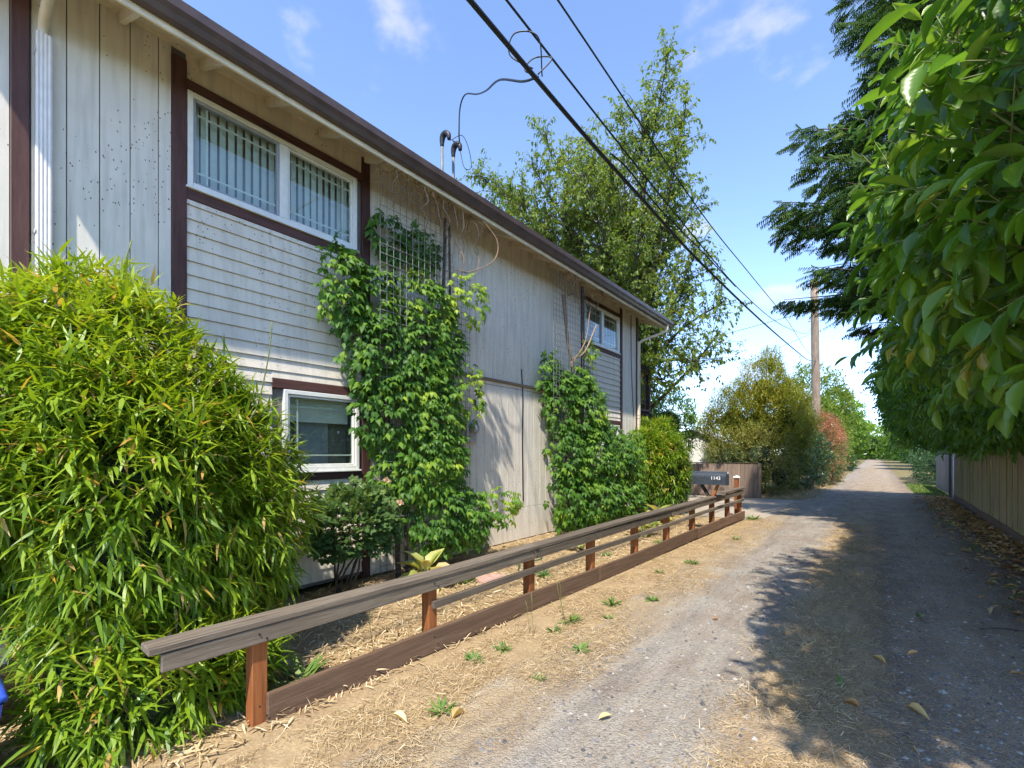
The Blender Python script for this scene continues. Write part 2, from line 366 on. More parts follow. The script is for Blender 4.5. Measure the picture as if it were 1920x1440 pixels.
def prism(name, poly, axis, a0, a1, mat, parent=None, smooth=False):
    """poly: 2-D outline; axis 'y': (x,z) extruded along y; 'x': (y,z) along x; 'z': (x,y) along z"""
    n = len(poly); v = []
    for a in (a0, a1):
        for (p, q) in poly:
            v.append({'y': (p, a, q), 'x': (a, p, q), 'z': (p, q, a)}[axis])
    f = [list(range(n)), list(range(2 * n - 1, n - 1, -1))]
    for i in range(n): j = (i + 1) % n; f.append([i, i + n, j + n, j])
    bm = bmesh.new(); bv = [bm.verts.new(q) for q in v]
    for q in f: bm.faces.new([bv[i] for i in q])
    bmesh.ops.recalc_face_normals(bm, faces=bm.faces)
    me = bpy.data.meshes.new(name); bm.to_mesh(me); bm.free()
    return link(name, me, mat, parent)
def tube_data(pts, rad, seg=6):
    pts = [Vector(p) for p in pts]; n = len(pts)
    rad = [rad] * n if isinstance(rad, (int, float)) else rad
    v, f = [], []; ref = Vector((0.13, 0.31, 0.94))
    for i, p in enumerate(pts):
        d = (pts[min(i + 1, n - 1)] - pts[max(i - 1, 0)]).normalized()
        if abs(d.dot(ref)) > 0.95: ref = Vector((0.9, 0.2, 0.1))
        a = (ref - d * ref.dot(d)).normalized(); b = d.cross(a); ref = a
        for k in range(seg):
            t = 2 * math.pi * k / seg
            v.append(p + (a * math.cos(t) + b * math.sin(t)) * rad[i])
    for i in range(n - 1):
        for k in range(seg):
            j = (k + 1) % seg; f.append((i * seg + k, i * seg + j, (i + 1) * seg + j, (i + 1) * seg + k))
    f.append(tuple(range(seg - 1, -1, -1))); f.append(tuple((n - 1) * seg + k for k in range(seg)))
    return v, f
class MB:
    def __init__(self): self.v, self.f = [], []
    def add(self, vf):
        o = len(self.v); self.v += vf[0]; self.f += [tuple(i + o for i in q) for q in vf[1]]; return self
    def tube(self, pts, rad, seg=6): return self.add(tube_data(pts, rad, seg))
    def build(self, name, mat, parent=None, smooth=True):
        me = pymesh(name, self.v, self.f)
        if smooth: me.polygons.foreach_set('use_smooth', [True] * len(me.polygons))
        return link(name, me, mat, parent)
def tube(name, pts, rad, mat, parent=None, seg=8):
    return MB().tube(pts, rad, seg).build(name, mat, parent)
def curve_pts(ctrl, n=24):
    """Catmull-Rom through control points"""
    c = [Vector(p) for p in ctrl]; c = [c[0] * 2 - c[1]] + c + [c[-1] * 2 - c[-2]]; out = []
    for i in range(1, len(c) - 2):
        for k in range(n):
            t = k / n; a, b, d, e = c[i - 1], c[i], c[i + 1], c[i + 2]
            out.append(0.5 * ((2 * b) + (d - a) * t + (2 * a - 5 * b + 4 * d - e) * t * t + (3 * b - a - 3 * d + e) * t ** 3))
    out.append(c[-2]); return out

# ------------------------------------------------------------------ helpers: leaves
def grid_leaf(rows, mid=True, fold=0.12, droop=0.12):
    """rows: (y, halfwidth) pairs; leaf along +y, face +z"""
    v, uv = [], []
    xs = (-1, 0, 1) if mid else (-1, 1); k = len(xs)
    for (y, w) in rows:
        for x in xs: v.append((x * w, y, (fold * abs(x) * w if mid else 0.0) - droop * y * y)); uv.append((x if mid else x, y))
    q = []
    for r in range(len(rows) - 1):
        for j in range(k - 1): a = r * k + j; q.append((a, a + 1, a + k + 1, a + k))
    return np.array(v, float), np.array(q, int), np.array(uv, float)
T_LAUREL = grid_leaf([(0, .03), (.12, .05), (.28, .32), (.52, .5), (.75, .42), (.92, .18), (1, .02)], True, 0.35, 0.16)
T_LAUREL_LO = grid_leaf([(0, .04), (.45, .5), (1, .05)], True, 0.3, 0.14)
T_BAMBOO = grid_leaf([(0, .08), (.22, .5), (.6, .36), (1, .02)], False, 0, 0.22)
T_SMALL = grid_leaf([(0, .05), (.45, .5), (1, .04)], False, 0, 0.15)
T_HOSTA = grid_leaf([(0, .06), (.2, .2), (.42, .5), (.7, .42), (1, .03)], True, 0.4, 0.55)
T_STRAW = grid_leaf([(0, .5), (.5, .5), (1, .35)], False, 0, 0.06)
T_BLADE = grid_leaf([(0, .5), (.55, .42), (1, .05)], False, 0, 0.25)
def merge_templates(parts):
    V, Q, U = [], [], []; o = 0
    for (t, mtx) in parts:
        v, q, u = t; v = np.array([tuple(mtx @ Vector(p)) for p in v]); V.append(v); Q.append(q + o); U.append(u); o += len(v)
    return np.vstack(V), np.vstack(Q), np.vstack(U)
def Tm(loc, rz, rx, sx, sy):
    return Matrix.Translation(loc) @ Matrix.Rotation(R(rz), 4, 'Z') @ Matrix.Rotation(R(rx), 4, 'X') @ Matrix.Diagonal((sx, sy, 1, 1))
lf = grid_leaf([(0, .06), (.35, .5), (.7, .3), (1, .02)], False, 0, 0.28)
T_VINE = merge_templates([(lf, Tm((0, .42, 0), 0, -12, .34, .60)), (lf, Tm((.02, .30, 0), -48, -10, .30, .48)), (lf, Tm((-.02, .30, 0), 48, -10, .30, .48)),
                          (lf, Tm((.02, .10, 0), -78, -14, .26, .38)), (lf, Tm((-.02, .10, 0), 78, -14, .26, .38))])
ls = grid_leaf([(0, .1), (.45, .5), (1, .1)], False, 0, 0.1)
T_ROSE = merge_templates([(ls, Tm((0, .55, 0), 0, 0, .42, .45)), (ls, Tm((0, .5, 0), -65, 0, .36, .4)), (ls, Tm((0, .5, 0), 65, 0, .36, .4)),
                          (ls, Tm((0, .2, 0), -75, 0, .32, .34)), (ls, Tm((0, .2, 0), 75, 0, .32, .34))])
def needle_spray():
    nb = grid_leaf([(0, .5), (1, .12)], False, 0, 0.1); P = []
    for i in range(8):
        y = 0.04 + i * 0.115
        L = 0.36 * (1 - 0.55 * i / 8)
        for s in (-1, 1): P.append((nb, Tm((0, y, 0.01 * s), s * -42, -22 - 10 * (i % 2), .085, L)))
    P.append((nb, Tm((0, 0.0, 0), 0, 0, .06, 1.0)))
    return merge_templates(P)
T_NEEDLE = needle_spray()

def nrm(a): return a / np.maximum(np.linalg.norm(a, axis=1, keepdims=True), 1e-9)
def frames(d, n):
    d = nrm(d); x = np.cross(d, n); bad = np.linalg.norm(x, axis=1) < 1e-4; x[bad] = (1, 0.03, 0.02); x = nrm(x)
    return np.stack([x, d, np.cross(x, d)], axis=2)
def leaf_mesh(name, T, pos, F, S, tint):
    tv, tq, tu = T; N, K = len(pos), len(tv)
    v = np.einsum('nij,nkj->nki', F, tv[None] * S[:, None, :]) + pos[:, None, :]
    q = (tq[None] + (np.arange(N) * K)[:, None, None]).reshape(-1, 4)
    me = bpy.data.meshes.new(name)
    me.vertices.add(N * K); me.vertices.foreach_set('co', v.astype(np.float32).ravel())
    me.loops.add(q.size); me.loops.foreach_set('vertex_index', q.astype(np.int32).ravel())
    me.polygons.add(len(q)); me.polygons.foreach_set('loop_start', np.arange(0, q.size, 4, dtype=np.int32))
    me.polygons.foreach_set('use_smooth', np.ones(len(q), dtype=bool))
    a = me.attributes.new('leafuv', 'FLOAT_VECTOR', 'POINT')
    u = np.empty((N, K, 3), np.float32); u[:, :, 0] = tu[None, :, 0]; u[:, :, 1] = tu[None, :, 1]; u[:, :, 2] = np.clip(tint, 0, 1)[:, None]
    a.data.foreach_set('vector', u.ravel())
    me.update(calc_edges=True); return me
CS, CC = 680 / 1103.9, 870 / 1103.9
def view_depth(p):
    z = -CS * p[:, 0] + CC * p[:, 1]; xr = CC * p[:, 0] + CS * p[:, 1]
    px = 960 + 870 * xr / np.maximum(z, 1e-3); py = 850 - 870 * (p[:, 2] - EYE) / np.maximum(z, 1e-3)
    return z, (z > 0.3) & (px > -20) & (px < 1940) & (py > 0) & (py < 1440)
def foliage(parent, T, pos, d, n, L, W, tint, mat, singles=0, name='foliage', Tlo=None, lo_depth=6.0, score=None):
    """many leaves: the ones that show largest become leaf objects of their own, the rest one stuff part"""
    F = frames(d, n); S = np.stack([W, L, L], axis=1)
    keep = np.ones(len(pos), bool)
    if singles:
        z, vis = view_depth(pos + nrm(d) * L[:, None] * 0.5)
        sc = L / np.maximum(z, 0.4) * vis
        if score is not None: sc = sc * score
        idx = np.argsort(-sc)[:singles]; idx = idx[sc[idx] > 0]
        keep[idx] = False
        order = idx[np.argsort(tint[idx])]; groups = np.array_split(order, 10)
        for g in groups:
            if not len(g): continue
            me = leaf_mesh('leaf', T, np.zeros((1, 3)), np.eye(3)[None], np.ones((1, 3)), np.array([tint[g].mean()]))
            for i in g:
                m = np.eye(4); m[:3, :3] = F[i] * S[i][None, :]; m[:3, 3] = pos[i]
                link('leaf', me, mat, parent, Matrix(m.tolist()))
    if Tlo is not None:
        z, vis = view_depth(pos); far = (z > lo_depth) | ~vis
        a, b = keep & ~far, keep & far
        if a.any(): o = link(name, leaf_mesh(name, T, pos[a], F[a], S[a], tint[a]), mat, parent); tag(o, kind='stuff')
        if b.any(): o = link('far_' + name, leaf_mesh(name, Tlo, pos[b], F[b], S[b], tint[b]), mat, parent); tag(o, kind='stuff')
    else:
        o = link(name, leaf_mesh(name, T, pos[keep], F[keep], S[keep], tint[keep]), mat, parent); tag(o, kind='stuff')
    return o
def U(a, b, n): return RNG.uniform(a, b, n)
def G(s, n): return RNG.normal(0, s, (n, 3))
def wav(p, seed, f=1.0):
    s = seed
    return (np.sin(f * (1.7 * p[:, 0] + 0.9 * p[:, 1]) + s) + np.sin(f * (2.3 * p[:, 1] - 1.3 * p[:, 2]) + 1.7 * s)
            + np.sin(f * (1.9 * p[:, 2] + 1.1 * p[:, 0]) + 2.9 * s) + 0.6 * np.sin(f * 3.7 * (p[:, 0] - p[:, 2]) + s * 4) + 0.6 * np.sin(f * 4.3 * (p[:, 1] + p[:, 2]) - s)) / 4.2
def sphere_dirs(n, zmin=-0.3):
    z = U(zmin, 1, n); a = U(0, 2 * math.pi, n); r = np.sqrt(1 - z * z)
    return np.stack([r * np.cos(a), r * np.sin(a), z], axis=1)
def blob_core(name, c, rad, mat, parent, zmin=None, k=0.8):  # hull added inside a clump to close gaps, coloured as its shaded depth
    bm = bmesh.new(); bmesh.ops.create_icosphere(bm, subdivisions=3, radius=1)
    P = np.array([v.co[:] for v in bm.verts]); w = 1 + 0.12 * wav(P * 2.5, c[0])
    for v, q in zip(bm.verts, w):
        v.co = Vector((c[0] + v.co.x * rad[0] * k * q, c[1] + v.co.y * rad[1] * k * q, c[2] + v.co.z * rad[2] * k * q))
        if zmin is not None: v.co.z = max(v.co.z, zmin)
    me = bpy.data.meshes.new(name); bm.to_mesh(me); bm.free(); return link(name, me, mat, parent)
def twig_leaves(base, out, n_leaf, twig_len, L, W, spread=0.55, hang=0.3, up=(0, 0, 1), face=None):
    """twigs at base along out, each with n_leaf leaves alternating; returns pos, d, n, L, W, twig index"""
    N = len(base); out = nrm(out); side = nrm(np.cross(out, np.array([[0.02, 0.03, 1.0]])) + 1e-6); bino = np.cross(side, out)
    P, D, NN, LL, WW, I = [], [], [], [], [], []
    tl = np.full(N, twig_len) * U(0.7, 1.3, N); roll = U(0, 6.28, N)
    for j in range(n_leaf):
        f = (j + 0.7) / n_leaf
        a = roll + j * 2.4 + U(-.3, .3, N)
        rad = side * np.cos(a)[:, None] + bino * np.sin(a)[:, None]
        p = base + out * (tl * f)[:, None]
        d = out * (0.75 - spread * 0.4 + 0.25 * f) + rad * spread + G(0.12, N); d[:, 2] -= hang * U(0.5, 1.5, N)
        nn = np.array(up)[None] * 0.9 + out * 0.35 + rad * 0.25 + G(0.22, N) if face is None else np.array(face)[None] + rad * 0.3 + G(0.3, N)
        P.append(p); D.append(d); NN.append(nn); LL.append(L * U(.55, 1.2, N)); WW.append(W * U(.65, 1.25, N)); I.append(np.arange(N))
    return [np.concatenate(q) for q in (P, D, NN, LL, WW, I)]

# ================================================================== SETTING: ground, lane, bed, verge, driveway
def sheet(name, pts, z, mat, kind='structure'):
    me = pymesh(name, [(x, y, z) for x, y in pts], [list(range(len(pts)))])
    return tag(link(name, me, mat), kind=kind)
sheet('ground', [(-400, -200), (400, -200), (400, 700), (-400, 700)], 0.0, M['ground'])
def strip(name, xl, xr, y0, y1, z, mat, dy=0.35, jit=0.12):
    v, f = [], []; n = int((y1 - y0) / dy)
    for i in range(n + 1):
        y = y0 + (y1 - y0) * i / n
        v.append((xl(y) + random.uniform(-jit, jit), y, z)); v.append((xr(y) + random.uniform(-jit, jit), y, z))
    for i in range(n): f.append((2 * i, 2 * i + 1, 2 * i + 3, 2 * i + 2))
    return tag(link(name, pymesh(name, v, f), mat), kind='structure')
FX = lambda y: -2.87 + 0.37 * (y - 0.7) / 11.4          # rail fence line
strip('garden_bed', lambda y: -5.14, lambda y: FX(y) + 0.95, -8, 12.2, 0.004, M['bed'], jit=0.05)
strip('driveway', lambda y: -9.5, lambda y: -1.7, 12.3, 18.4, 0.004, M['drive'], jit=0.1)
strip('verge', lambda y: 1.25, lambda y: 2.3, -4, 24, 0.004, M['verge'], jit=0.1)
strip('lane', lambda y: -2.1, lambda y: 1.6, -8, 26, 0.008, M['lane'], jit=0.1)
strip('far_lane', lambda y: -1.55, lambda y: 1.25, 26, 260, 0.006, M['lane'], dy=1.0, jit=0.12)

# ================================================================== HOUSE
WX = -5.15
house = empty('house', (WX, 6.3, 0))
tag(house, 'two storey grey house with brown trim, white windows and vines on its long side wall', 'house')
box('wall_core', -13.5, WX - 0.30, 0.43, 12.2, 0.0, 5.62, M['groove'], house)
# backing behind the siding, left open at the windows
def backing(y0, y1, z0, z1): box('wall_backing', WX - 0.30, WX - 0.024, y0, y1, z0, z1, M['groove'], house)
UW = (4.14, 5.055)          # upper windows z
LW = (1.40, 2.31)           # lower windows z
BAYS = [(1.45, 3.59, (1.57, 3.40), (2.48, 3.43)), (9.08, 11.2, (9.20, 11.03), (10.10, 11.03))]
ys = [0.43, BAYS[0][2][0], BAYS[0][2][1], BAYS[1][2][0], BAYS[1][2][1], 12.2]
backing(ys[0], ys[1], 0.05, 5.6); backing(ys[2] + 0.03, ys[3], 0.05, 5.6); backing(ys[4], ys[5], 0.05, 5.6)
for (a, b, uw, lw) in BAYS:
    y1e = uw[1] + (0.03 if a < 2 else 0)
    backing(uw[0], y1e, UW[1], 5.6); backing(uw[0], y1e, LW[1], UW[0]); backing(uw[0], y1e, 0.05, LW[0])
    backing(uw[0], lw[0], LW[0], LW[1])
    if y1e > lw[1]: backing(lw[1], y1e, LW[0], LW[1])
    if y1e > uw[1]: backing(uw[1], y1e, UW[0], UW[1])
# grooved vertical panel strips
def strips(y0, y1, z0, z1, mat, w=0.2035, gap=0.007):
    y = y0
    while y < y1 - 0.01:
        e = min(y + w, y1)
        box('wall_panel', WX - 0.022, WX, y + gap / 2, e - gap / 2, z0, z1, mat, house, 0.002); y += w
strips(0.535, 1.45, 0.16, 5.52, M['paint_clean'])
strips(3.60, 9.08, 2.775, 5.52, M['paint']); strips(3.60, 9.08, 0.60, 2.765, M['paint'])
box('skirt_panel', WX - 0.022, WX + 0.004, 3.60, 9.08, 0.02, 0.592, M['paint'], house, 0.003)
strips(11.21, 12.1, 0.16, 5.52, M['paint_clean'])
board('band_board', (WX + 0.018, 3.7, 2.86), (WX + 0.018, 8.9, 2.845), 0.034, 0.045, M['drystem'], house, 0.004)
# frieze board under the soffit
box('frieze_board', WX - 0.022, WX + 0.02, 0.43, 12.2, 5.40, 5.56, M['soffit'], house, 0.003)
# brown trim boards
def trim(y0, y1, z0, z1, proud=0.024):
    if z1 - z0 > y1 - y0:
        board('trim_board', (WX + proud / 2 - 0.011, (y0 + y1) / 2, z0), (WX + proud / 2 - 0.011, (y0 + y1) / 2, z1), proud + 0.022, y1 - y0, M['trim'], house, 0.003, up=(0, 1, 0))
    else:
        board('trim_board', (WX + proud / 2 - 0.011, y0, (z0 + z1) / 2), (WX + proud / 2 - 0.011, y1, (z0 + z1) / 2), proud + 0.022, z1 - z0, M['trim'], house, 0.003)
trim(0.43, 0.525, 0.02, 5.40, 0.028)
trim(12.1, 12.2, 0.02, 5.40, 0.028)
for (a, b, uw, lw) in BAYS:
    trim(a, a + 0.115, 0.02, 5.32); trim(b - 0.115, b, 0.02, 5.32)
    trim(a + 0.117, b - 0.117, 5.06, 5.155, 0.021); trim(a + 0.117, b - 0.117, 4.02, 4.135, 0.021)
    trim(lw[0] - 0.12, b - 0.117, 2.315, 2.42, 0.021); trim(lw[0] - 0.12, b - 0.117, 1.29, 1.395, 0.021)
    box('bay_panel', WX - 0.022, WX - 0.002, a + 0.117, b - 0.117, 5.157, 5.40, M['soffit'], house)
    # lap boards
    ex = 0.1335; z = 0.10
    def lap(y0, y1, zz, top):
        t = max(0.03, top - zz)
        prism('siding_board', [(WX - 0.023, zz), (WX + 0.016, zz), (WX + 0.016 - 0.02 * t / ex, zz + t), (WX - 0.023, zz + t)], 'y', y0, y1, M['lap'], house)
    while z < 4.02:
        top = min(z + ex - 0.002, 4.018)
        lo, hi = 1.29, 2.42
        if top <= lo or z >= hi: lap(a + 0.117, b - 0.117, z, top)
        else:
            lap(a + 0.117, lw[0] - 0.122, z, top)
            if z < lo - 0.02: lap(lw[0] - 0.122, b - 0.117, z, lo - 0.002)
            if top > hi + 0.02: lap(lw[0] - 0.122, b - 0.117, hi + 0.002, top)
        z += ex
# wall of the lower wing that shows past the corner board
box('wing_wall', -9.0, WX - 0.045, -2.6, 0.425, 0.0, 5.3, M['paint_clean'], house)

def window(y0, y1, z0, z1, mull=None, grid='full', blinds=True, room=M['dark_room']):
    fr = 0.05; fx0, fx1 = WX - 0.05, WX + 0.026
    w = empty('window', (WX, (y0 + y1) / 2, z0), house); w.matrix_parent_inverse = parent_world(house).inverted()
    for (a, b, c, d) in ((y0, y0 + fr, z0, z1), (y1 - fr, y1, z0, z1), (y0 + fr, y1 - fr, z0, z0 + fr), (y0 + fr, y1 - fr, z1 - fr, z1)):
        box('frame', fx0, fx1, a + 0.001, b - 0.001, c + 0.001, d - 0.001, M['white'], w, 0.004)
    box('sill', WX - 0.02, WX + 0.05, y0 - 0.015, y1 + 0.015, z0 - 0.022, z0 - 0.001, M['white'], w, 0.004)
    cells = [(y0 + fr, y1 - fr)]
    if mull:
        box('mullion', fx0, fx1 - 0.004, mull - 0.045, mull + 0.045, z0 + fr + 0.002, z1 - fr - 0.002, M['white'], w, 0.004)
        cells = [(y0 + fr, mull - 0.045), (mull + 0.045, y1 - fr)]
    for ci, (a, b) in enumerate(cells):
        # sash
        s = 0.028
        for (p, q, c, d) in ((a, a + s, z0 + fr, z1 - fr), (b - s, b, z0 + fr, z1 - fr), (a + s, b - s, z0 + fr, z0 + fr + s), (a + s, b - s, z1 - fr - s, z1 - fr)):
            box('sash', WX - 0.045, WX + 0.008, p + 0.002, q - 0.002, c + 0.002, d - 0.002, M['white'] if ci or not mull else M['greyplastic'], w, 0.003)
        box('pane', WX - 0.022, WX - 0.018, a + s, b - s, z0 + fr + s, z1 - fr - s, M['glass'], w)
        gx0, gx1, g = WX - 0.032, WX - 0.024, 0.008
        za, zb = z0 + fr + s, z1 - fr - s
        for zz in (za + 0.1, zb - 0.1): box('muntin', gx0, gx1, a + s, b - s, zz - g, zz + g, M['white'], w)
        for yy in ([a + s + 0.1] if ci == 0 else []) + ([b - s - 0.1] if (ci == 1 or not mull) and grid == 'full' else []):
            box('muntin', gx0 - 0.002, gx1 - 0.002, yy - g, yy + g, za, zb, M['white'], w)
    if blinds:
        n = int((y1 - y0) / 0.085)
        for i in range(n):
            yc = y0 + 0.06 + (y1 - y0 - 0.12) * (i + 0.5) / n
            ang = R(-24 + random.uniform(-7, 7)); hw = 0.04
            dx, dy = math.sin(ang) * hw, math.cos(ang) * hw
            v = [(WX - 0.10 - dx, yc - dy, z0 + 0.03), (WX - 0.10 + dx, yc + dy, z0 + 0.03), (WX - 0.10 + dx, yc + dy, z1), (WX - 0.10 - dx, yc - dy, z1),
                 (WX - 0.102 - dx, yc - dy, z0 + 0.03), (WX - 0.102 + dx, yc + dy, z0 + 0.03), (WX - 0.102 + dx, yc + dy, z1), (WX - 0.102 - dx, yc - dy, z1)]
            f = [(0, 1, 2, 3), (7, 6, 5, 4), (0, 4, 5, 1), (1, 5, 6, 2), (2, 6, 7, 3), (3, 7, 4, 0)]
            link('blind_slat', pymesh('blind_slat', v, f), M['blind'], w)
    # room liner
    box('room_back', WX - 0.298, WX - 0.285, y0, y1, z0, z1, room, w)
    return w
for (a, b, uw, lw) in BAYS:
    window(uw[0], uw[1], UW[0], UW[1], (uw[0] + uw[1]) / 2)
    w = window(lw[0], lw[1], LW[0], LW[1], None, 'none', False)
    box('roller_shade', WX - 0.17, WX - 0.165, lw[0] + 0.05, lw[1] - 0.05, LW[1] - 0.34, LW[1] - 0.03, M['blind'], w)
    box('curtain', WX - 0.24, WX - 0.235, lw[0] + 0.25, lw[1] - 0.28, LW[0] + 0.03, LW[1] - 0.3, M['greyplastic'], w)

# roof with soffit, rafter tails, fascia and gutter
EX, EZ, SL = -4.55, 5.17, 0.40
RY0, RY1 = -0.15, 12.93
RIDGE = -9.3
def roofz(x): return EZ + SL * (EX - x)
roof = prism('roof', [(EX, EZ), (RIDGE, roofz(RIDGE)), (-14.0, roofz(RIDGE) - SL * 4.7), (-14.0, roofz(RIDGE) - SL * 4.7 + 0.05), (RIDGE, roofz(RIDGE) + 0.05), (EX - 0.02, EZ + 0.055)], 'y', RY0, RY1, M['soffit'], house)
prism('shingles', [(EX + 0.03, EZ + 0.05), (RIDGE, roofz(RIDGE) + 0.062), (-14.02, roofz(RIDGE) - SL * 4.72 + 0.062), (-14.02, roofz(RIDGE) - SL * 4.72 + 0.08), (RIDGE, roofz(RIDGE) + 0.085), (EX + 0.03, EZ + 0.072)], 'y', RY0 - 0.02, RY1 + 0.02, M['roof'], roof)
y = 1.69 - 0.61 * 3
while y < RY1:
    tb = prism('rafter_tail', [(WX + 0.021, roofz(WX) - 0.004), (WX + 0.021, roofz(WX) - 0.10), (EX - 0.006, EZ - 0.095), (EX - 0.006, EZ - 0.004)], 'y', y - 0.021, y + 0.021, M['soffit'], roof)
    y += 0.61
prism('fascia', [(EX, EZ - 0.125), (EX + 0.022, EZ - 0.125), (EX + 0.022, EZ + 0.045), (EX, EZ + 0.045)], 'y', RY0, RY1, M['cream'], roof)
gx = EX + 0.026
gut = [(gx, EZ + 0.05), (gx, EZ - 0.075), (gx + 0.075, EZ - 0.075), (gx + 0.095, EZ - 0.03), (gx + 0.118, EZ + 0.01), (gx + 0.122, EZ + 0.05),
       (gx + 0.112, EZ + 0.05), (gx + 0.108, EZ + 0.012), (gx + 0.086, EZ - 0.026), (gx + 0.07, EZ - 0.066), (gx + 0.008, EZ - 0.066), (gx + 0.008, EZ + 0.05)]
gut = [(a, b + (0.035 if b > EZ + 0.02 else 0)) for a, b in gut]
g = prism('gutter', gut, 'y', RY0, RY1 + 0.01, M['gutter'], roof)
prism('gutter_end_cap', [gut[i] for i in (0, 1, 2, 3, 4, 5)], 'y', RY1 + 0.011, RY1 + 0.016, M['gutter'], roof)
for s in (RY0, RY1 - 0.03):
    prism('rake_board', [(EX + 0.02, EZ - 0.11), (EX + 0.02, EZ + 0.045), (RIDGE, roofz(RIDGE) + 0.045), (RIDGE, roofz(RIDGE) - 0.11)], 'y', s - (0.024 if s == RY0 else -0.031), s + (-0.002 if s == RY0 else 0.055), M['soffit'], roof)
# downspouts: ribbed white one at the near corner, painted one with an elbow at the far corner
sp = empty('downspout', (WX, 0.6, 0), house); sp.matrix_parent_inverse = parent_world(house).inverted()
rib = []
y0, y1 = 0.556, 0.646
for i in range(9):
    yy = y0 + (y1 - y0) * i / 8; rib.append((WX + 0.072 + (0.004 if i % 2 else 0.0), yy))
prism('pipe', [(WX + 0.004, y1), (WX + 0.004, y0)] + rib, 'z', 0.06, 4.86, M['spout'], sp)
tube('elbow', curve_pts([(WX + 0.04, 0.60, 4.84), (WX + 0.05, 0.60, 4.95), (WX + 0.35, 0.60, 5.02), (gx + 0.04, 0.60, 5.09)], 6), 0.036, M['soffit'], sp, 6)
for zz in (1.4, 3.3, 4.7): box('strap', WX + 0.001, WX + 0.08, 0.550, 0.552, zz, zz + 0.03, M['spout'], sp)
sp2 = empty('downspout', (WX, 12.15, 0), house); sp2.matrix_parent_inverse = parent_world(house).inverted()
sp2['label'] = 'weathered beige downspout with long elbow at the far corner'
tube('elbow', curve_pts([(gx + 0.05, 12.62, 5.12), (gx + 0.04, 12.60, 4.98), (gx - 0.10, 12.52, 4.88), (WX + 0.16, 12.28, 4.72), (WX + 0.05, 12.20, 4.62)], 8), 0.038, M['soffit'], sp2, 8)
box('pipe', WX + 0.027, WX + 0.09, 12.12, 12.21, 0.08, 4.66, M['soffit'], sp2, 0.008)
# thin cables clipped to the wall
tube('wall_cable', curve_pts([(WX + 0.012, 6.86, 3.15), (WX + 0.012, 6.90, 2.6), (WX + 0.012, 6.885, 1.9), (WX + 0.012, 6.90, 1.2), (WX + 0.014, 6.91, 0.72)], 6), 0.011, M['wire'], house, 5)
tube('wall_cable', curve_pts([(WX + 0.012, 11.75, 5.3), (WX + 0.012, 11.76, 4.2), (WX + 0.012, 11.83, 3.3), (WX + 0.012, 11.92, 2.6)], 6), 0.009, M['wire'], house, 5)
# service masts through the roof with weatherheads
for (yy, zt) in ((4.92, 6.30), (5.16, 6.26)):
    ms = tube('service_mast', [(-5.2, yy, roofz(-5.2) + 0.02), (-5.2, yy, zt)], 0.023, M['mesh'], house, 10)
    hv = curve_pts([(-5.2, yy, zt - 0.02), (-5.2, yy, zt + 0.06), (-5.18, yy, zt + 0.13), (-5.12, yy, zt + 0.15), (-5.06, yy, zt + 0.10), (-5.05, yy, zt + 0.03)], 4)
    tube('weatherhead', hv, [0.028 + 0.018 * math.sin(math.pi * i / (len(hv) - 1)) for i in range(len(hv))], M['wire'], ms, 8)
# electric meter half hidden by the vine
mt = empty('electric_meter', (WX, 5.45, 1.9)); tag(mt, 'small grey electric meter on the wall beside the big trellis vine', 'meter')
box('meter_box', WX + 0.002, WX + 0.09, 5.34, 5.56, 1.78, 2.12, M['steel'], mt, 0.01)
tube('meter_dial', [(WX + 0.09, 5.45, 2.0), (WX + 0.17, 5.45, 2.0), (WX + 0.19, 5.45, 2.0)], [0.085, 0.08, 0.05], M['greyplastic'], mt, 14)

# ================================================================== LOW RAIL FENCE
fence = empty('rail_fence', (FX(6.4), 6.4, 0))
tag(fence, 'low weathered wooden rail fence with orange stained posts beside the lane', 'fence')
def ftop(y): return 0.625 + 0.0135 * max(0, y - 1.5)
PY = [1.24, 2.56, 3.88, 5.12, 6.36, 7.55, 8.78, 9.95, 11.05, 12.06]
for i, y in enumerate(PY):
    x = FX(y) - 0.045
    board('post', (x, y, -0.1), (x, y, ftop(y) - 0.045), 0.088, 0.088, M['post'], fence, 0.004, up=(0, 1, 0))
for (a, b, dz) in ((0.70, 3.93, 0.0), (3.935, 8.80, 0.004), (8.805, 10.6, -0.01), (10.605, 12.2, 0.02)):
    board('cap_board', (FX(a) - 0.022, a, ftop(a) - 0.02 + dz), (FX(b) - 0.022, b, ftop(b) - 0.02 + dz), 0.142, 0.038, M['rail'], fence, 0.005, warp=0.008)
for (a, b) in ((0.755, 3.90), (3.904, 7.6), (7.604, 12.14)):
    board('top_rail', (FX(a) + 0.021, a, ftop(a) - 0.090), (FX(b) + 0.021, b, ftop(b) - 0.088), 0.036, 0.094, M['rail'], fence, 0.004, warp=0.002)
for (a, b) in ((2.54, 6.38), (6.384, 12.2)):
    board('middle_rail', (FX(a) + 0.019, a, 0.355 + 0.012 * a), (FX(b) + 0.019, b, 0.355 + 0.012 * b), 0.034, 0.062, M['rail'], fence, 0.004, warp=0.006)
for (a, b) in ((1.27, 5.2), (5.204, 8.9), (8.904, 12.22)):
    board('kick_board', (FX(a) + 0.020, a, 0.085 + 0.004 * a), (FX(b) + 0.020, b, 0.085 + 0.004 * b), 0.036, 0.185, M['kick'], fence, 0.005, warp=0.009)

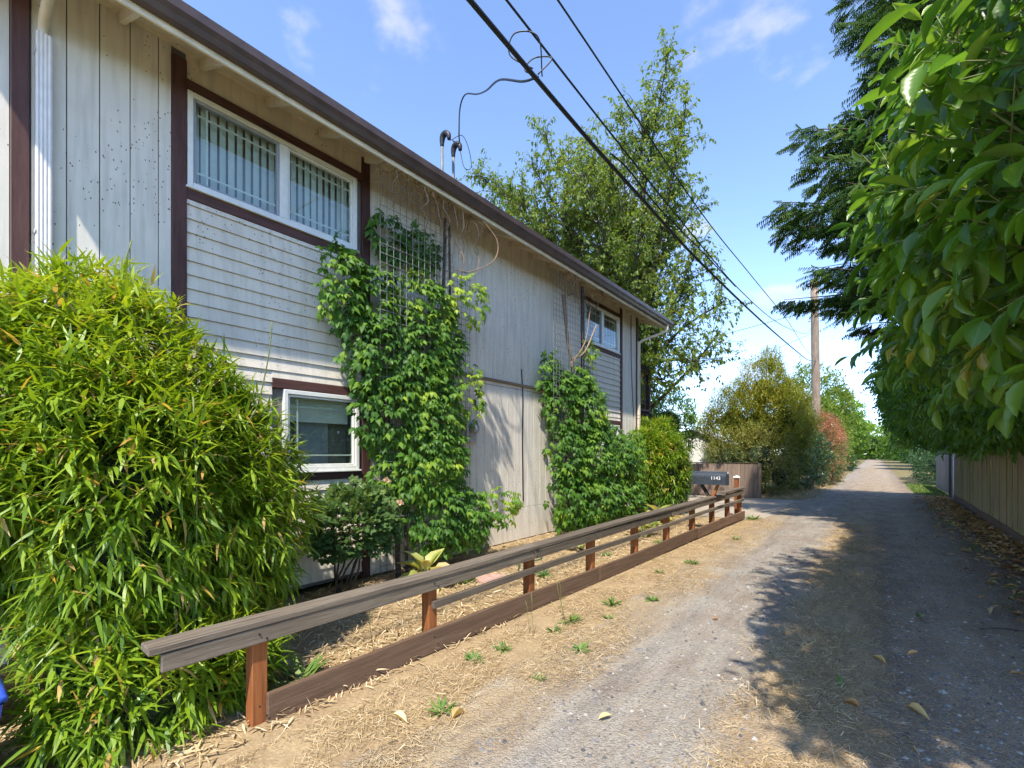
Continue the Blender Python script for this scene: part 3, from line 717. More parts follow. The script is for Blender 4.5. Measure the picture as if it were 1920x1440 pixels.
nm = None
for i, y in enumerate(PY[:7]):
    for (dx, zz, dy) in ((0.0395, ftop(y) - 0.075, -.022), (0.0395, ftop(y) - 0.11, .02), (0.0365, 0.355 + 0.012 * y, .0), (0.0385, 0.085 + 0.004 * y + .04, -.02), (0.0385, 0.085 + 0.004 * y - .03, .02)):
        if i < 2 and abs(zz - 0.355 - 0.012 * y) < .01: continue
        if nm is None: nm = tube_data([(0, 0, 0), (0.006, 0, 0)], 0.0055, 8); nm = pymesh('nail', *nm)
        link('nail', nm, M['wire'], fence, Matrix.Translation((FX(y) + dx, y + dy, zz)))
# mailbox
mb = empty('mailbox', (-2.62, 9.9, 0.97)); tag(mb, 'dark grey metal mailbox numbered 1143 on a forked post above the rail fence', 'mailbox')
prof = [(9.77, 0.97), (10.03, 0.97), (10.03, 1.12)] + [(9.9 + 0.13 * math.cos(a), 1.12 + 0.115 * math.sin(a)) for a in [math.pi * k / 10 for k in range(1, 10)]] + [(9.77, 1.12)]
prism('body', prof, 'x', -2.94, -2.33, M['mailbox'], mb)
prof2 = [(9.9 + (p - 9.9) * 1.05, 1.10 + (q - 1.10) * 1.05) for p, q in prof]
dr = prism('door', prof2, 'x', -2.328, -2.305, M['mailbox'], mb)
box('latch', -2.304, -2.285, 9.885, 9.915, 1.19, 1.235, M['steel'], dr)
prism('flag', [(-2.47, 1.02), (-2.37, 1.02), (-2.37, 1.05), (-2.44, 1.05), (-2.44, 1.09), (-2.47, 1.09)], 'y', 10.032, 10.038, M['trim'], mb)
tc_ = bpy.data.curves.new('number', 'FONT'); tc_.body = '1143'; tc_.size = 0.095; tc_.extrude = 0.001; tc_.align_x = 'RIGHT'
to = bpy.data.objects.new('tmp', tc_); COL.objects.link(to)
bpy.context.view_layer.update()
me = bpy.data.meshes.new_from_object(to.evaluated_get(bpy.context.evaluated_depsgraph_get())); bpy.data.objects.remove(to)
link('number', me, M['decal'], mb, Matrix.Translation((-2.40, 9.767, 1.075)) @ Matrix.Rotation(R(90), 4, 'X'))
board('arm', (-2.60, 9.93, 0.60), (-2.80, 9.91, 0.965), 0.05, 0.09, M['darkwood'], mb, 0.004, up=(0, 1, 0))
board('arm', (-2.62, 9.87, 0.60), (-2.48, 9.89, 0.965), 0.05, 0.09, M['post'], mb, 0.004, up=(0, 1, 0))
# short capped post behind the end of the rail
sp_ = empty('capped_post', (-2.72, 12.6, 0)); tag(sp_, 'short orange post with a white cap behind the far end of the rail fence', 'post')
board('shaft', (-2.72, 12.6, 0), (-2.72, 12.6, 0.99), 0.09, 0.09, M['post'], sp_, 0.006, up=(0, 1, 0))
prism('cap', [(-2.79, 0.99), (-2.65, 0.99), (-2.66, 1.02), (-2.72, 1.05), (-2.78, 1.02)], 'y', 12.53, 12.67, M['white'], sp_)

# ================================================================== OTHER FENCES, POLE, SHED, DECK, BINS
pf = empty('plank_fence', (-4.6, 18.35, 0)); tag(pf, 'short brown vertical plank fence across the driveway behind the mailbox', 'fence')
x = -3.27
while x > -6.7:
    h = 1.22 + random.uniform(-0.012, 0.012); yy = 18.33 + 0.03 * (x + 3.27)
    board('plank', (x - 0.069, yy, 0.03), (x - 0.069, yy, h), 0.02, 0.136, M['brownfence'], pf, 0.003, up=(1, 0, 0)); x -= 0.141
board('cap_rail', (-3.25, 18.35, 1.25), (-6.7, 18.25, 1.25), 0.09, 0.03, M['darkwood'], pf)
for zz in (0.35, 0.95): board('back_rail', (-3.27, 18.40, zz), (-6.7, 18.30, zz), 0.038, 0.08, M['brownfence'], pf)
board('end_post', (-3.21, 18.40, 0), (-3.21, 18.40, 1.24), 0.09, 0.09, M['brownfence'], pf, up=(0, 1, 0))

rf = empty('board_fence', (2.12, 14, 0)); tag(rf, 'tall mossy wooden board fence under the laurel hedge on the right', 'fence')
def RX(y): return 2.05 + 0.016 * (y - 12)
y = 5.0
while y < 22.3:
    wd = random.choice((0.135, 0.14, 0.145)); h = 1.80 + random.uniform(-0.03, 0.02); o = random.uniform(-0.008, 0.008)
    board('plank', (RX(y) + o, y + wd / 2, 0.05), (RX(y) + o + random.uniform(-.01, .01), y + wd / 2, h), 0.019, wd - 0.005, M['mossfence'], rf, 0.003, up=(0, 1, 0)); y += wd + 0.003
board('kick_board', (RX(5) - 0.025, 5.0, 0.09), (RX(22.3) - 0.025, 22.3, 0.09), 0.022, 0.17, M['kick'], rf, 0.004, warp=0.006)
for zz in (0.5, 1.5): board('back_rail', (RX(5) + 0.045, 5, zz), (RX(22.3) + 0.045, 22.3, zz), 0.04, 0.09, M['mossfence'], rf)
ep = empty('gate_post', (2.2, 23.0, 0)); tag(ep, 'dark wooden post and thin pipe beyond the end of the mossy fence', 'post')
board('post', (2.33, 23.35, 0), (2.33, 23.35, 1.9), 0.34, 0.30, M['darkwood'], ep, 0.01, up=(0, 1, 0))
tube('pipe', [(2.2, 22.75, 0), (2.2, 22.75, 1.75)], 0.035, M['greyfence'], ep, 8)
gf = empty('grey_fence', (2.25, 27, 0)); tag(gf, 'weathered grey plank fence past the dark gate post', 'fence')
y = 23.9
while y < 29.0:
    board('plank', (2.25, y, 0.04), (2.25, y, 1.65), 0.02, 0.142, M['greyfence'], gf, 0.003, up=(0, 1, 0)); y += 0.147

up_ = empty('utility_pole', (-2.6, 30.9, 0)); tag(up_, 'tall bare wooden utility pole rising out of the shrubs beside the lane', 'pole')
pp = [(-2.52 - 0.013 * z, 30.9, z) for z in (0, 2, 4, 6.5, 9, 11.3)]
pm = MB().tube(pp, [0.235, 0.225, 0.215, 0.205, 0.195, 0.185], 14)
# grain must run up the pole: build lying along x, then stand it
v = [Vector((q[2], q[0] + 2.52, q[1] - 30.9)) for q in pm.v]
po = link('shaft', pymesh('shaft', v, pm.f), M['pole'], up_, Matrix(((0, 1, 0, -2.52), (0, 0, 1, 30.9), (1, 0, 0, 0), (0, 0, 0, 1))))
po.data.polygons.foreach_set('use_smooth', [True] * len(po.data.polygons))
for (zz, s) in ((10.6, 1), (10.1, -1), (9.2, 1), (9.0, -1), (8.4, 1)):
    tube('bolt', [(-2.63 - 0.26 * s, 30.8, zz), (-2.63 + 0.26 * s, 30.8, zz)], 0.02, M['steel'], up_, 6)
    tube('insulator', [(-2.63 + 0.26 * s, 30.78, zz - 0.05), (-2.63 + 0.28 * s, 30.76, zz + 0.01), (-2.63 + 0.26 * s, 30.78, zz + 0.08)], 0.035, M['greyplastic'], up_, 8)

# overhead cables: each its own thing
def cable(ctrl, r, label, seg=5):
    o = tube('cable', curve_pts(ctrl, 14), r, M['wire'], None, seg); return tag(o, label, 'cable', 'overhead cables along the lane')
cable([(-2.15, -14, 6.2), (-2.1, -4, 4.95), (-2.1, 2.6, 4.57), (-2.09, 5.2, 4.50), (-2.08, 7.5, 4.50), (-2.06, 12, 4.66), (-2.12, 18, 5.08), (-2.3, 24, 5.7), (-2.58, 30.75, 6.75)], 0.019, 'thickest black overhead cable, lowest of those running to the pole')
cable([(-2.15, -14, 6.6), (-2.1, -4, 5.2), (-2.1, 3.03, 4.87), (-2.09, 7.5, 4.78), (-2.08, 9.9, 4.80), (-2.07, 13.5, 5.05), (-2.12, 18, 5.7), (-2.3, 24, 6.9), (-2.6, 30.75, 9.1)], 0.009, 'middle black overhead cable between the thick one and the highest one')
cable([(-2.3, -14, 7.6), (-2.2, -4, 5.9), (-2.1, 3.8, 5.40), (-2.1, 7.5, 5.30), (-2.09, 11, 5.42), (-2.12, 16.7, 5.7), (-2.3, 23.3, 6.0), (-2.6, 30.75, 6.9)], 0.0085, 'high straight black overhead cable crossing the tree crown')
cable([(-2.09, 4.3, 4.62), (-2.09, 4.75, 4.66), (-2.09, 5.6, 4.62), (-2.09, 7.4, 4.70), (-2.09, 9.6, 4.78)], 0.009, 'thin slack cable splitting off the thick overhead cable')
cable([(1.2, -6, 9.0), (0.9, 4, 8.2), (0.3, 14, 7.9), (-0.6, 30, 8.4), (-1.6, 60, 9)], 0.008, 'faint thin cable alone in the sky right of the tree')
cable([(-14, 27, 7.6), (-8, 29.2, 8.5), (-2.65, 30.7, 9.55), (3.0, 32.6, 10.4), (9, 34.5, 11.4)], 0.016, 'cable crossing the lane sideways at the pole')
cable([(-12, 34.5, 6.6), (-6.5, 32.6, 7.5), (-2.62, 30.95, 8.4)], 0.010, 'thin cable dropping left from the pole over the olive shrub')
sd = tube('service_drop', curve_pts([(-5.05, 5.0, 6.35), (-4.9, 4.98, 6.24), (-4.82, 4.9, 6.32), (-4.75, 4.85, 6.62), (-4.55, 4.75, 6.66), (-4.1, 4.5, 6.30), (-3.5, 4.0, 5.75), (-2.85, 3.45, 5.2), (-2.35, 3.15, 4.75), (-2.1, 3.02, 4.58)], 12), 0.010, M['wire'], None, 6)
tag(sd, 'looping black service cable from the roof masts up to the thick cable', 'cable')
for k, pts in enumerate(([(-2.1, 3.0, 4.58), (-2.2, 2.98, 4.66), (-2.16, 3.05, 4.78), (-2.02, 3.1, 4.74), (-2.1, 3.02, 4.60)],
                         [(-2.1, 2.95, 4.60), (-2.25, 2.85, 4.72), (-2.2, 2.85, 4.86), (-2.05, 2.95, 4.82), (-2.1, 3.08, 4.62)],
                         [(-5.05, 4.95, 6.33), (-4.95, 5.1, 6.44), (-4.9, 5.2, 6.25), (-4.95, 5.3, 6.05), (-5.0, 5.2, 6.02), (-5.05, 5.16, 6.28)])):
    tube('loose_loop', curve_pts(pts, 8), 0.0055, M['wire'], sd, 5)

sh = empty('garden_shed', (-7.2, 25.4, 0)); tag(sh, 'white garden shed with pale gable roof seen over the plank fence', 'shed')
prism('wall', [(-8.7, 0), (-5.9, 0), (-5.9, 2.05), (-7.3, 2.7), (-8.7, 2.05)], 'y', 24.6, 27.2, M['white'], sh)
for s in (-1, 1):
    board('roof', (-7.3 + s * 0.86, 24.4, 2.42), (-7.3 + s * 0.86, 27.4, 2.42), 1.9, 0.06, M['greyplastic'] if s < 0 else M['white'], sh, 0.004, up=(s * 0.42, 0, 0.9))
wd = box('window', -6.9, -6.2, 24.56, 24.59, 1.25, 1.95, M['white'], sh)
box('pane', -6.85, -6.57, 24.545, 24.555, 1.3, 1.9, M['glass'], wd); box('pane', -6.53, -6.25, 24.545, 24.555, 1.3, 1.9, M['glass'], wd)

dk = empty('deck', (-6.4, 13.2, 2.7)); tag(dk, 'small dark wooden balcony at the far end of the house with scrollwork railing', 'deck')
for xx in (-5.55, -7.3): board('post', (xx, 14.0, 0), (xx, 14.0, 4.06), 0.1, 0.1, M['trim'], dk, up=(0, 1, 0))
board('floor', (-6.4, 12.22, 2.78), (-6.4, 14.1, 2.78), 1.9, 0.08, M['darkwood'], dk)
board('hand_rail', (-5.5, 12.22, 4.08), (-5.5, 14.06, 4.08), 0.12, 0.05, M['trim'], dk)
board('hand_rail', (-5.5, 14.0, 4.02), (-7.4, 14.0, 4.02), 0.1, 0.05, M['trim'], dk)
board('bottom_rail', (-5.5, 12.22, 2.9), (-5.5, 13.95, 2.9), 0.06, 0.08, M['trim'], dk)
sw = MB()
for cy in (12.7, 13.1, 13.5):
    for cz in (3.2, 3.55, 3.85):
        sw.tube([(-5.5, cy + (0.03 + 0.012 * k) * math.cos(k * 0.6), cz + (0.03 + 0.012 * k) * math.sin(k * 0.6)) for k in range(14)], 0.012, 4)
    sw.tube([(-5.5, cy + 0.2, 2.94), (-5.5, cy + 0.2, 4.05)], 0.012, 4)
sw.build('scrollwork', M['wire'], dk)
pl = empty('planter', (-5.6, 13.6, 4.11)); tag(pl, 'small planter with trailing plants on the balcony handrail', 'planter')
box('trough', -5.62, -5.42, 13.1, 13.9, 4.11, 4.25, M['darkwood'], pl, 0.01)

gb = empty('wheeled_bin', (-3.95, -0.35, 0)); tag(gb, 'grey lidded wheeled bin at the left edge behind the bamboo', 'bin')
prism('body', [(-4.32, 0.06), (-3.94, 0.06), (-3.88, 0.98), (-4.38, 0.98)], 'y', -0.45, 0.22, M['greyplastic'], gb)
box('lid', -4.42, -3.84, -0.50, 0.275, 0.985, 1.035, M['greyplastic'], gb, 0.012)
for xx in (-4.26, -4.0): tube('wheel', [(xx - 0.02, -0.4, 0.1), (xx + 0.02, -0.4, 0.1)], 0.1, M['wire'], gb, 14)
bb = empty('recycling_bin', (-3.6, 0.05, 0)); tag(bb, 'blue plastic recycling box at the lower left corner', 'bin')
def ring(z, a): return [(-3.60 - a, -0.26 - a, z), (-3.14 + a, -0.26 - a, z), (-3.14 + a, 0.19 + a, z), (-3.60 - a, 0.19 + a, z)]
v = ring(0.02, 0.0) + ring(0.47, 0.05) + ring(0.47, 0.035) + ring(0.05, -0.012)
f = [(3, 2, 1, 0)] + [(a + k * 4, (a + 1) % 4 + k * 4, (a + 1) % 4 + (k + 1) * 4, a + (k + 1) * 4) for k in range(3) for a in range(4)] + [(12, 13, 14, 15)]
bmx = bmesh.new(); bvv = [bmx.verts.new(q) for q in v]
for q in f: bmx.faces.new([bvv[i] for i in q])
bmesh.ops.recalc_face_normals(bmx, faces=bmx.faces)
bmesh.ops.bevel(bmx, geom=[e for e in bmx.edges if abs((e.verts[0].co - e.verts[1].co).z) > 0.2], offset=0.05, segments=3, affect='EDGES')
me = bpy.data.meshes.new('tub'); bmx.to_mesh(me); bmx.free(); link('tub', me, M['blueplastic'], bb)
rim = [Vector((x, y, 0.475)) for x, y in ((-3.61, -0.31), (-3.13, -0.31), (-3.09, -0.27), (-3.09, 0.20), (-3.13, 0.24), (-3.61, 0.24), (-3.65, 0.20), (-3.65, -0.27), (-3.61, -0.31))]
tube('rim', rim, 0.016, M['blueplastic'], bb, 6)
st = prism('flagstone', [(-4.0, 4.3), (-3.75, 4.22), (-3.55, 4.36), (-3.58, 4.62), (-3.85, 4.66), (-4.02, 4.5)], 'z', 0.0, 0.035, M['stone']); tag(st, 'flat pink flagstone in the dry bed behind the rail fence', 'stone')
hs = tube('garden_hose', curve_pts([(-4.6, 5.0, 0.03), (-4.2, 5.15, 0.03), (-3.95, 5.4, 0.03), (-3.9, 5.7, 0.04), (-4.1, 5.85, 0.05), (-4.35, 5.7, 0.04), (-4.3, 5.35, 0.05), (-3.95, 5.2, 0.05), (-3.8, 5.0, 0.03)], 8), 0.011, M['hose'], None, 6); tag(hs, 'green garden hose coiled on the dry bed below the vine', 'hose')

# ================================================================== TRELLISES (welded wire mesh)
def trellis(name, label, panels):
    e = empty(name, (panels[0][0], panels[0][1], 0)); tag(e, label, 'trellis', 'wire mesh trellises on the house wall')
    for (x, y0, y1, z0, z1, sy, sz) in panels:
        p = empty('mesh_panel', (x, y0, z0), e); p.matrix_parent_inverse = parent_world(e).inverted()
        yy = y0
        while yy <= y1 + 1e-6:
            tube('wire', [(x, yy, z0), (x, yy, z1)], 0.0036, M['mesh'], p, 4); yy += sy
        zz = z0
        hm = None
        while zz <= z1 + 1e-6:
            if hm is None: o = tube('wire', [(x + 0.005, y0, z0), (x + 0.005, y1, z0)], 0.0036, M['mesh'], p, 4); hm = o.data
            else: link('wire', hm, None, p, Matrix.Translation((0, 0, zz - z0)))
            zz += sz
    return e
trellis('wire_trellis', 'taller wire mesh trellis between the upper window and the bare wall', [(-4.70, 3.43, 4.58, 0.12, 5.06, 0.1, 0.115), (-4.98, 4.76, 5.32, 0.6, 4.4, 0.09, 0.09)])
trellis('wire_trellis', 'far wire mesh trellis beside the second upper window', [(-4.72, 7.3, 8.5, 0.12, 5.02, 0.1, 0.11), (-5.0, 8.8, 9.35, 2.9, 5.0, 0.09, 0.1)])

# ================================================================== VEGETATION
def concat(parts): return [np.concatenate(q) for q in zip(*parts)]

def wander(p0, p1, n=5, a=0.08):
    p0, p1 = Vector(p0), Vector(p1); out = []
    for i in range(n + 1):
        t = i / n; j = 0 if i in (0, n) else a
        out.append(p0.lerp(p1, t) + Vector((random.uniform(-j, j), random.uniform(-j, j), random.uniform(-j, j))))
    return out
# ---- bamboo clumps
def bamboo(label, blobs, dens, singles, L=0.155, W=0.021, culms=(), droop=0.42, shift=0.0):
    e = empty('bamboo', (blobs[0][0][0], blobs[0][0][1], 0)); tag(e, label, 'bamboo')
    acc = []
    for (c, r, zmin) in blobs:
        area = 2 * math.pi * (r[0] * r[1] + r[1] * r[2] + r[0] * r[2]) / 1.5
        n = int(area * dens); d = sphere_dirs(n, -0.75)
        c_, r_ = np.array(c), np.array(r)
        w = 1 + 0.17 * wav(d * 3.1, c[0] * 3 + c[1]) + 0.07 * wav(d * 9, c[1]); depth = 1 - np.abs(RNG.normal(0, 0.13, n))
        base = c_ + d * r_ * (w * depth)[:, None]
        ok = (base[:, 2] > zmin) & (base[:, 0] > WX + 0.05) & ~((base[:, 1] < 0.34) & (base[:, 0] > -3.9) & (base[:, 2] < 1.12))
        base, dd = base[ok], d[ok]
        out = nrm(dd / r_) * 0.9 + G(0.42, len(base)); out[:, 2] += 0.35 * dd[:, 2] - 0.05
        out = nrm(out)
        P, D, NN, LL, WW, I = twig_leaves(base - out * 0.10, out, 6, 0.13, L, W, 0.5, droop * 0.62)
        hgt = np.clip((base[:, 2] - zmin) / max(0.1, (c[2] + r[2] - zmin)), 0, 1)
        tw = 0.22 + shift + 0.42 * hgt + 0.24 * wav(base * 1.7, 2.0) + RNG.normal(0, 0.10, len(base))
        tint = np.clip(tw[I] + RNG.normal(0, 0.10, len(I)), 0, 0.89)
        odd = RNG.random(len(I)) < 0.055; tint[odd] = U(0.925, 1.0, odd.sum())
        acc.append((P, D, NN, LL, WW, tint, 1.0 + 0 * LL))
        blob_core('shade_core', c, r, M['core'], e, zmin=max(zmin - 0.3, 0.01), k=0.42)
    P, D, NN, LL, WW, T, Z = concat(acc)
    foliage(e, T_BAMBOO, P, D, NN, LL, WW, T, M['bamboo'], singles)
    for pts in culms: tube('culm', curve_pts(pts, 6), 0.006, M['greenstem'], e, 5)
    return e
bamboo('big yellow green bamboo clump in front of the house, nearest the camera',
       [((-4.30, 0.80, 1.45), (0.90, 1.10, 1.28), 0.15), ((-4.05, 1.30, 1.15), (0.74, 0.78, 1.12), 0.1), ((-3.75, 0.80, 1.15), (0.58, 0.72, 1.05), 0.1),
        ((-4.55, 0.80, 2.45), (0.42, 0.5, 0.55), 1.9), ((-4.40, 1.65, 0.85), (0.45, 0.42, 0.85), 0.1), ((-4.4, 0.2, 1.45), (0.6, 0.8, 1.2), 0.1)], 190, 300,
       culms=([(-3.35, 1.05, 0.45), (-3.3, 1.06, 1.2), (-3.33, 1.05, 1.95)], [(-4.75, 0.95, 1.6), (-4.8, 1.0, 2.9), (-4.82, 1.08, 3.35)], [(-4.4, 1.8, 1.6), (-4.35, 1.95, 2.4), (-4.36, 2.0, 2.8)], *[wander((-4.3 + random.uniform(-.3, .3), .9 + random.uniform(-.5, .6), .3), (-3.75 + random.uniform(-.5, .25), .9 + random.uniform(-.6, .8), random.uniform(1.3, 2.0)), 4, .06) for _ in range(26)]))
bamboo('low sprawling bamboo shoots at the foot of the big clump behind the first fence post',
       [((-3.30, 0.85, 0.18), (0.32, 0.55, 0.42), 0.05), ((-3.55, 0.60, 0.35), (0.38, 0.4, 0.45), 0.05), ((-3.45, 1.15, 0.2), (0.35, 0.45, 0.45), 0.05)], 190, 60, L=0.16, droop=0.35)
bamboo('smaller dense bamboo bush at the far corner of the house beside the mailbox',
       [((-4.95, 12.75, 1.25), (0.85, 0.95, 1.45), 0.1), ((-4.35, 12.3, 1.0), (0.6, 0.7, 1.15), 0.1), ((-4.7, 11.9, 1.2), (0.45, 0.5, 1.15), 0.1)], 150, 60, L=0.17, W=0.026, shift=-.22)

# ---- vines on the trellises
def vine(label, blobs, dens, singles, L, stems=(), dry=(), bright=()):
    e = empty('trellis_vine', (blobs[0][0][0], blobs[0][0][1], 0)); tag(e, label, 'vine', 'vines climbing the house wall')
    acc = []
    for (c, r, b) in blobs:
        n = int(dens * math.pi * r[1] * r[2] * 1.6 * (0.4 if b > .25 else 1)); d = sphere_dirs(n, -1); d[:, 0] = np.where(RNG.random(n) < 0.85, np.abs(d[:, 0]), d[:, 0])
        w = 1 + 0.2 * wav(d * 3.5, c[1] * 2 + c[2]); dep = 1 - np.abs(RNG.normal(0, 0.2, n))
        base = np.array(c) + d * np.array(r) * (w * dep)[:, None]
        ok = (base[:, 0] > WX + 0.03) & (base[:, 2] > 0.05); base = base[ok]; d = d[ok]; n = len(base)
        D = d * np.array([0.9, 0.8, 0.5]) + G(0.35, n); D[:, 0] += 0.35; D[:, 2] -= 0.45 + 0.4 * RNG.random(n)
        NN = np.array([[0.75, -0.25, 0.75]]) + d * 0.3 + G(0.25, n)
        tint = 0.38 + b + 0.30 * wav(base * 3.0, 1.0) + RNG.normal(0, 0.2, n)
        LL = L * U(0.6, 1.2, n)
        acc.append((base, D, NN, LL, LL * 0.95, np.clip(tint, 0, 1)))
    P, D, NN, LL, WW, T = concat(acc)
    foliage(e, T_VINE, P, D, NN, LL, WW, T, M['vine'], singles)
    for pts, rr in stems: tube('stem', curve_pts(pts, 6), rr, M['bark'], e, 6)
    for pts, rr in dry:
        q = curve_pts(pts, 6); tube('dry_stem', q, [rr * (1 - 0.5 * i / len(q)) for i in range(len(q))], M['drystem'], e, 5)
    return e
hang1 = []
for y, z1, ln in ((3.55, 5.1, .5), (3.75, 5.08, .35), (4.0, 5.08, .6), (4.15, 5.08, .45), (4.35, 5.05, .5), (4.55, 5.05, .9), (4.72, 5.05, .7), (4.95, 5.02, .8), (5.1, 5.02, .5)):
    hang1.append((wander((-4.57, y, z1 - 0.05), (-4.62 + random.uniform(-.12, .14), y + random.uniform(-.1, .3), z1 - ln), 4, 0.06), random.uniform(0.006, 0.012)))
hang1.append(([(-4.5, 5.05, 5.0), (-4.42, 5.30, 4.75), (-4.45, 5.25, 4.45), (-4.6, 4.9, 4.22), (-4.68, 4.65, 4.2)], 0.013))
for i in range(26):
    y = random.uniform(4.6, 5.25); hang1.append((wander((-4.75, y, 5.15), (-4.8 + random.uniform(-.15, .15), y + random.uniform(-.2, .2), 5.15 - random.uniform(.3, .8)), 4, 0.09), 0.003))
for i in range(16): 
    y = random.uniform(3.55, 4.6); hang1.append((wander((-4.66, y, 5.18), (-4.72, y + random.uniform(-.4, .4), 5.0 - random.uniform(0, .2)), 4, 0.06), 0.005))
vine('tallest leafy green vine, covering the trellis between the two windows',
     [((-4.92, 3.50, 3.50), (0.18, 0.40, 0.50), .12), ((-4.92, 3.05, 3.55), (0.15, 0.30, 0.55), .05), ((-4.88, 4.25, 3.65), (0.22, 0.62, 0.40), .16), ((-4.70, 4.95, 3.85), (0.18, 0.42, 0.36), .55),
      ((-4.90, 3.60, 2.85), (0.24, 0.62, 0.62), -.05), ((-4.84, 4.2, 2.9), (0.26, 0.55, 0.75), .0), ((-4.9, 4.7, 3.2), (0.18, 0.28, 0.5), .0), ((-4.85, 3.7, 2.15), (0.26, 0.55, 0.62), -.02), ((-4.80, 4.3, 2.1), (0.30, 0.52, 0.72), .05),
      ((-4.76, 4.2, 1.45), (0.34, 0.7, 0.62), .04), ((-4.75, 4.4, 0.75), (0.34, 0.55, 0.60), -.05), ((-4.68, 4.9, 0.65), (0.30, 0.42, 0.42), .08), ((-4.6, 5.5, 0.8), (0.2, 0.5, 0.32), .42), ((-4.85, 5.1, 2.5), (0.2, 0.3, 0.5), .3),
      ((-5.02, 3.8, 4.45), (0.06, 0.35, 0.3), -.12), ((-5.02, 4.35, 4.45), (0.06, 0.35, 0.3), -.1), ((-4.86, 3.7, 1.35), (0.2, 0.35, 0.35), .05)], 230, 300, 0.15,
     stems=(([(-4.8, 3.78, 0), (-4.86, 3.8, 0.7), (-4.82, 3.72, 1.3), (-4.86, 3.65, 2.2), (-4.84, 3.8, 3.4)], 0.035), ([(-4.78, 3.9, 0), (-4.84, 3.95, 0.9), (-4.84, 4.2, 2.2), (-4.88, 4.6, 3.6), (-4.9, 4.7, 5.0)], 0.022),
            ([(-4.82, 4.74, 0.2), (-4.84, 4.76, 2.2), (-4.84, 4.72, 4.9)], 0.018)), dry=hang1)
hang2 = []
for i in range(22):
    y = random.uniform(7.4, 9.6); hang2.append((wander((-4.62, y, 5.12), (-4.75 + random.uniform(-.1, .1), y + random.uniform(-.2, .3), 5.1 - random.uniform(.1, .6)), 4, 0.07), random.choice((0.003, 0.004, 0.009))))
hang2 += [([(-4.86, 7.9, 4.75), (-4.84, 7.92, 4.3), (-4.82, 8.0, 3.75), (-4.8, 8.12, 3.45)], 0.045), ([(-4.8, 8.1, 3.45), (-4.8, 8.0, 3.1), (-4.78, 7.6, 2.9)], 0.03), ([(-4.8, 8.12, 3.5), (-4.7, 8.45, 3.7), (-4.62, 8.8, 4.3)], 0.03),
          ([(-4.8, 8.1, 3.4), (-4.66, 8.4, 3.9), (-4.6, 8.5, 4.6)], 0.014), ([(-4.78, 7.9, 4.72), (-4.7, 8.15, 4.8), (-4.68, 8.2, 4.4)], 0.016)]
vine('shorter leafy green vine on the far trellis with a dead brown stem above it',
     [((-4.96, 7.5, 3.0), (0.10, 0.35, 0.55), -.08), ((-4.86, 8.3, 3.0), (0.20, 0.55, 0.45), .12), ((-4.8, 8.75, 3.7), (0.12, 0.32, 0.35), .30), ((-4.85, 7.8, 2.5), (0.26, 0.55, 0.7), .0), ((-4.75, 8.5, 2.4), (0.36, 0.7, 0.8), .08),
      ((-4.8, 7.9, 1.6), (0.32, 0.62, 0.75), .0), ((-4.65, 8.7, 1.55), (0.44, 0.8, 0.8), -.03), ((-4.75, 7.95, 0.7), (0.34, 0.65, 0.62), .0), ((-4.6, 8.8, 0.65), (0.44, 0.85, 0.6), -.02), ((-4.6, 9.6, 1.5), (0.4, 0.6, 0.75), .1), ((-4.6, 10.3, 1.4), (0.34, 0.6, 0.8), .18), ((-4.55, 9.9, 0.6), (0.4, 0.8, 0.5), .05)],
     135, 110, 0.18, stems=(([(-4.8, 8.0, 0), (-4.85, 7.95, 1.2), (-4.82, 8.05, 2.6), (-4.8, 8.1, 3.4)], 0.04),), dry=hang2)

# ---- rose bush
rs = empty('rose_bush', (-4.62, 2.88, 0)); tag(rs, 'dark green rose bush with faded blooms under the lower window', 'rose bush')
n = 1150; d = sphere_dirs(n, -0.6); base = np.array([-4.58, 2.98, 0.78]) + d * np.array([0.36, 0.48, 0.46]) * (1 - np.abs(RNG.normal(0, .22, n)))[:, None] * (1 + .2 * wav(d * 4, 3))[:, None]
D = d + G(.4, n); NN = np.array([[.5, -.3, .9]]) + G(.35, n); LL = 0.115 * U(.7, 1.2, n)
foliage(rs, T_ROSE, base, D, NN, LL, LL, np.clip(.4 + .25 * d[:, 2] + RNG.normal(0, .2, n), 0, 1), M['rose'], 80)
for k in range(7):
    tube('stem', curve_pts(wander((-4.66 + .05 * math.cos(k), 2.80 + .04 * k * .5, 0), (-4.6 + random.uniform(-.25, .25), 2.98 + random.uniform(-.35, .35), random.uniform(.7, 1.1)), 4, .05), 4), 0.011, M['bark'], rs, 5)
for (x, y, z) in ((-4.42, 3.32, 1.28), (-4.32, 3.42, 1.02), (-4.38, 3.12, 1.0)):
    m = 22; dd = sphere_dirs(m, -0.2)
    b = link('bloom', leaf_mesh('bloom', T_SMALL, np.array([[x, y, z]]) + dd * .012, frames(dd, np.cross(dd, G(1, m))), np.tile([.038, .042, .042], (m, 1)), U(0, 1, m)), M['petal'], rs)
    tube('bloom_stalk', [(x, y, z), (x - .05, y - .02, z - .18)], 0.004, M['greenstem'], rs, 4)

